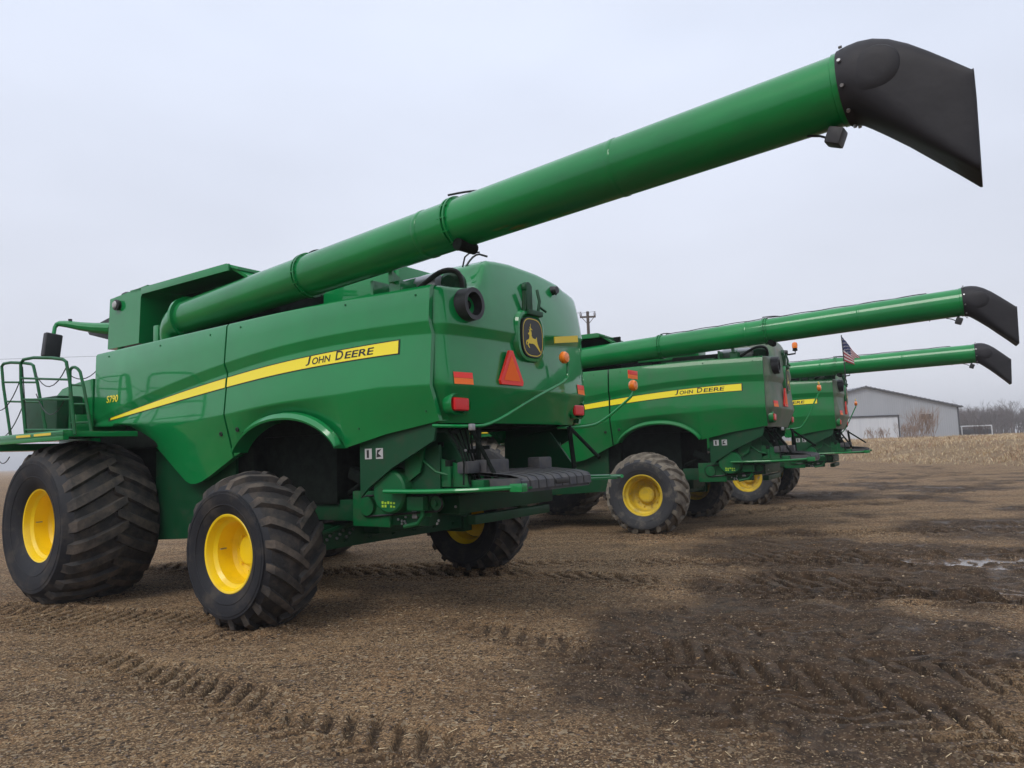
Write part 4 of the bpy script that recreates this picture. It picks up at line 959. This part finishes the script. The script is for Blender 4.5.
scrub('bare_shrub', 38.2, 78, 1.6, 1.8, 3, TWIG, 'low leafless shrub in front of the middle of the white shed door', 26)
scrub('bare_shrub', 62., 98, 2.2, 1.4, 4, BARK, 'dark leafless shrub at the right corner of the shed', 26)
# white pickup far behind the grass
WH = mat('white_vehicle_paint', (.62, .63, .65), .4)
tr = empty('utility_trailer', None, (64.5, 104, 1.15)); tag(tr, 'small pale box trailer parked between the shed and the far trees', 'trailer')
one('frame', WH, tr, lambda b: (b.b2((-2.0, -.9, 1.75), (2.3, .9, 1.9), bev=.03), [b.b2((x - .06, y - .06, .5), (x + .06, y + .06, 1.8), bev=.01) for x in (-1.95, 2.25) for y in (-.85, .85)], b.b2((-2.0, -.9, .5), (2.3, .9, .62), bev=.02)))
one('load_bed', DRK, tr, lambda b: b.b2((-1.85, -.8, .62), (2.15, .8, 1.35), bev=.05))
for x in (-1.2, 1.4): one('wheel', M['plastic'], tr, lambda b: b.lathe([(-.95, .001), (-.95, .34), (-.75, .36), (-.75, .001)], c=(x, 0, .36), n=20))

# ------------------------------------------------------------------ loose stones, chaff and dry grass
def scatter_stones():
    n = 42000; r = rng.rand(n); yy = 2.6 + (r ** 1.7) * 12; xx = (rng.rand(n) - .5) * 2 * (yy * .78 + .6)
    zz = terrain(xx, yy); sz = .0028 + .008 * rng.rand(n) ** 4 + (rng.rand(n) < .003) * .010; sz = sz * (.8 + yy * .05)
    t = (1 + 5 ** .5) / 2
    base = np.array([(1, 0, 0), (-1, 0, 0), (0, 1, 0), (0, -1, 0), (0, 0, 1), (0, 0, -1)], float); fc = np.array([(0, 2, 4), (2, 1, 4), (1, 3, 4), (3, 0, 4), (2, 0, 5), (1, 2, 5), (3, 1, 5), (0, 3, 5)])
    V = base[None] * (1 + (rng.rand(n, 6, 1) - .5) * .7) * (sz[:, None, None] * np.stack([.7 + rng.rand(n), .7 + rng.rand(n), .45 + .3 * rng.rand(n)], -1)[:, None, :])
    a_ = rng.rand(n) * 6.28; c_, s_ = np.cos(a_)[:, None], np.sin(a_)[:, None]
    V = np.stack([V[..., 0] * c_ - V[..., 1] * s_, V[..., 0] * s_ + V[..., 1] * c_, V[..., 2]], -1) + np.stack([xx, yy, zz + sz * .15], -1)[:, None, :]
    F = (fc[None] + (np.arange(n) * 6)[:, None, None]).reshape(-1, 3)
    me_ = bpy.data.meshes.new('gravel'); me_.from_pydata(V.reshape(-1, 3).tolist(), [], F.tolist())
    cols = [(.27, .20, .13), (.15, .11, .08), (.40, .30, .19), (.09, .065, .05), (.19, .15, .12), (.33, .20, .09)]
    for k_, c in enumerate(cols): me_.materials.append(mat('stone', c, .85))
    mi = np.repeat(rng.choice(6, n, p=[.2, .26, .08, .26, .12, .08]), 8); me_.polygons.foreach_set('material_index', mi.astype(np.int32))
    o = bpy.data.objects.new('gravel', me_); COL.objects.link(o); tag(o, 'small tan stones and chaff scattered over the dirt yard', 'gravel', kind='stuff')
scatter_stones()
def stalks():
    n = 2600; r = rng.rand(n); yy = 2.7 + (r ** 1.5) * 16; xx = (rng.rand(n) - .5) * 2 * (yy * .78 + .6); k = mud_mask(xx, yy) < .6; xx, yy = xx[k], yy[k]; n = len(xx)
    a_ = rng.rand(n) * 6.28; ln = .012 + .05 * rng.rand(n) ** 3; wv = .0014 + .0015 * rng.rand(n); c_, s_ = np.cos(a_), np.sin(a_)
    A = np.stack([xx, yy, terrain(xx, yy) + .006], -1); xb, yb = xx + c_ * ln, yy + s_ * ln; B = np.stack([xb, yb, terrain(xb, yb) + .008 + .01 * rng.rand(n)], -1); W = np.stack([-s_ * wv, c_ * wv, 0 * wv], -1); U = np.array([0, 0, .003])
    V = np.stack([A - W, A + W, B + W, B - W, A + U, B + U], 1).reshape(-1, 3); o_ = np.arange(n)[:, None] * 6
    F = np.concatenate([o_ + np.array([[0, 3, 5, 4]]), o_ + np.array([[1, 4, 5, 2]]), o_ + np.array([[0, 1, 2, 3]])], 1).reshape(-1, 4)
    me_ = bpy.data.meshes.new('straw_bits'); me_.from_pydata(V.tolist(), [], F.tolist()); me_.materials.append(mat('straw_bit', (.55, .43, .26), .8))
    o = bpy.data.objects.new('straw_bits', me_); COL.objects.link(o); tag(o, 'short pale straw bits lying on the dirt', 'straw', kind='stuff')
stalks()
def dry_grass():
    n = 330000; yy = 30 + rng.rand(n) ** 1.3 * 75; xx = 8 + rng.rand(n) * 75
    d = field_mask(xx, yy); keep = (d > -.4 + rng.rand(n) * 1.8) & (xx / yy < .85) & (xx / yy > .3); xx, yy = xx[keep], yy[keep]
    tuft = vnoise(xx, yy, 1.6, 41); kk = rng.rand(len(xx)) < .35 + tuft * .9; xx, yy, tuft = xx[kk], yy[kk], tuft[kk]; n = len(xx)
    zz = terrain(xx, yy); h = (.06 + .22 * tuft ** 2 + .16 * rng.rand(n) ** 2) * (.7 + .012 * (yy - 30)); a_ = rng.rand(n) * 6.28; wv = .010 + .014 * rng.rand(n)
    lx, ly = (rng.rand(n) - .5) * h * 2.6, (rng.rand(n) - .5) * h * 2.6
    P = np.stack([xx, yy, zz - .02], -1); sd_ = np.stack([np.cos(a_) * wv, np.sin(a_) * wv, 0 * a_], -1); tp = P + np.stack([lx, ly, h], -1); md = P + np.stack([lx * .3, ly * .3, h * .65], -1)
    V = np.stack([P - sd_, P + sd_, md + sd_ * .8, md - sd_ * .8, tp], 1).reshape(-1, 3); o_ = np.arange(n)[:, None] * 5
    F = np.concatenate([o_ + np.array([[0, 1, 2]]), o_ + np.array([[0, 2, 3]]), o_ + np.array([[3, 2, 4]])], 1).reshape(-1, 3)
    me_ = bpy.data.meshes.new('dry_grass'); me_.from_pydata(V.tolist(), [], F.tolist())
    for c in ((.50, .37, .215), (.42, .29, .16), (.58, .46, .29), (.33, .20, .12)): me_.materials.append(mat('straw', c, .9))
    pick = (vnoise(xx, yy, 1.9, 51) * 1.2 + vnoise(xx, yy, 7, 52) * 1.2 + rng.rand(n) * 2.2).astype(int) % 4
    me_.polygons.foreach_set('material_index', np.repeat(pick, 3).astype(np.int32))
    o = bpy.data.objects.new('dry_grass', me_); COL.objects.link(o); tag(o, 'tangled dry straw coloured grass covering the bank beyond the yard', 'grass', kind='stuff')
dry_grass()

# ------------------------------------------------------------------ moist air
hz = MB(); hz.b2((-3600, -1000, -3), (3600, 4600, 45), bev=0)
HM = bpy.data.materials.new('haze'); HM.use_nodes = True; t = HM.node_tree; t.nodes.remove(t.nodes['Principled BSDF'])
pv = t.nodes.new('ShaderNodeVolumePrincipled'); pv.inputs['Color'].default_value = (.93, .94, .97, 1); pv.inputs['Density'].default_value = .0010
t.links.new(pv.outputs[0], t.nodes['Material Output'].inputs['Volume'])
hob = hz.build('haze', HM, sharp=0); hob['kind'] = 'stuff'; hob['label'] = 'thin grey moist air fading the far trees'
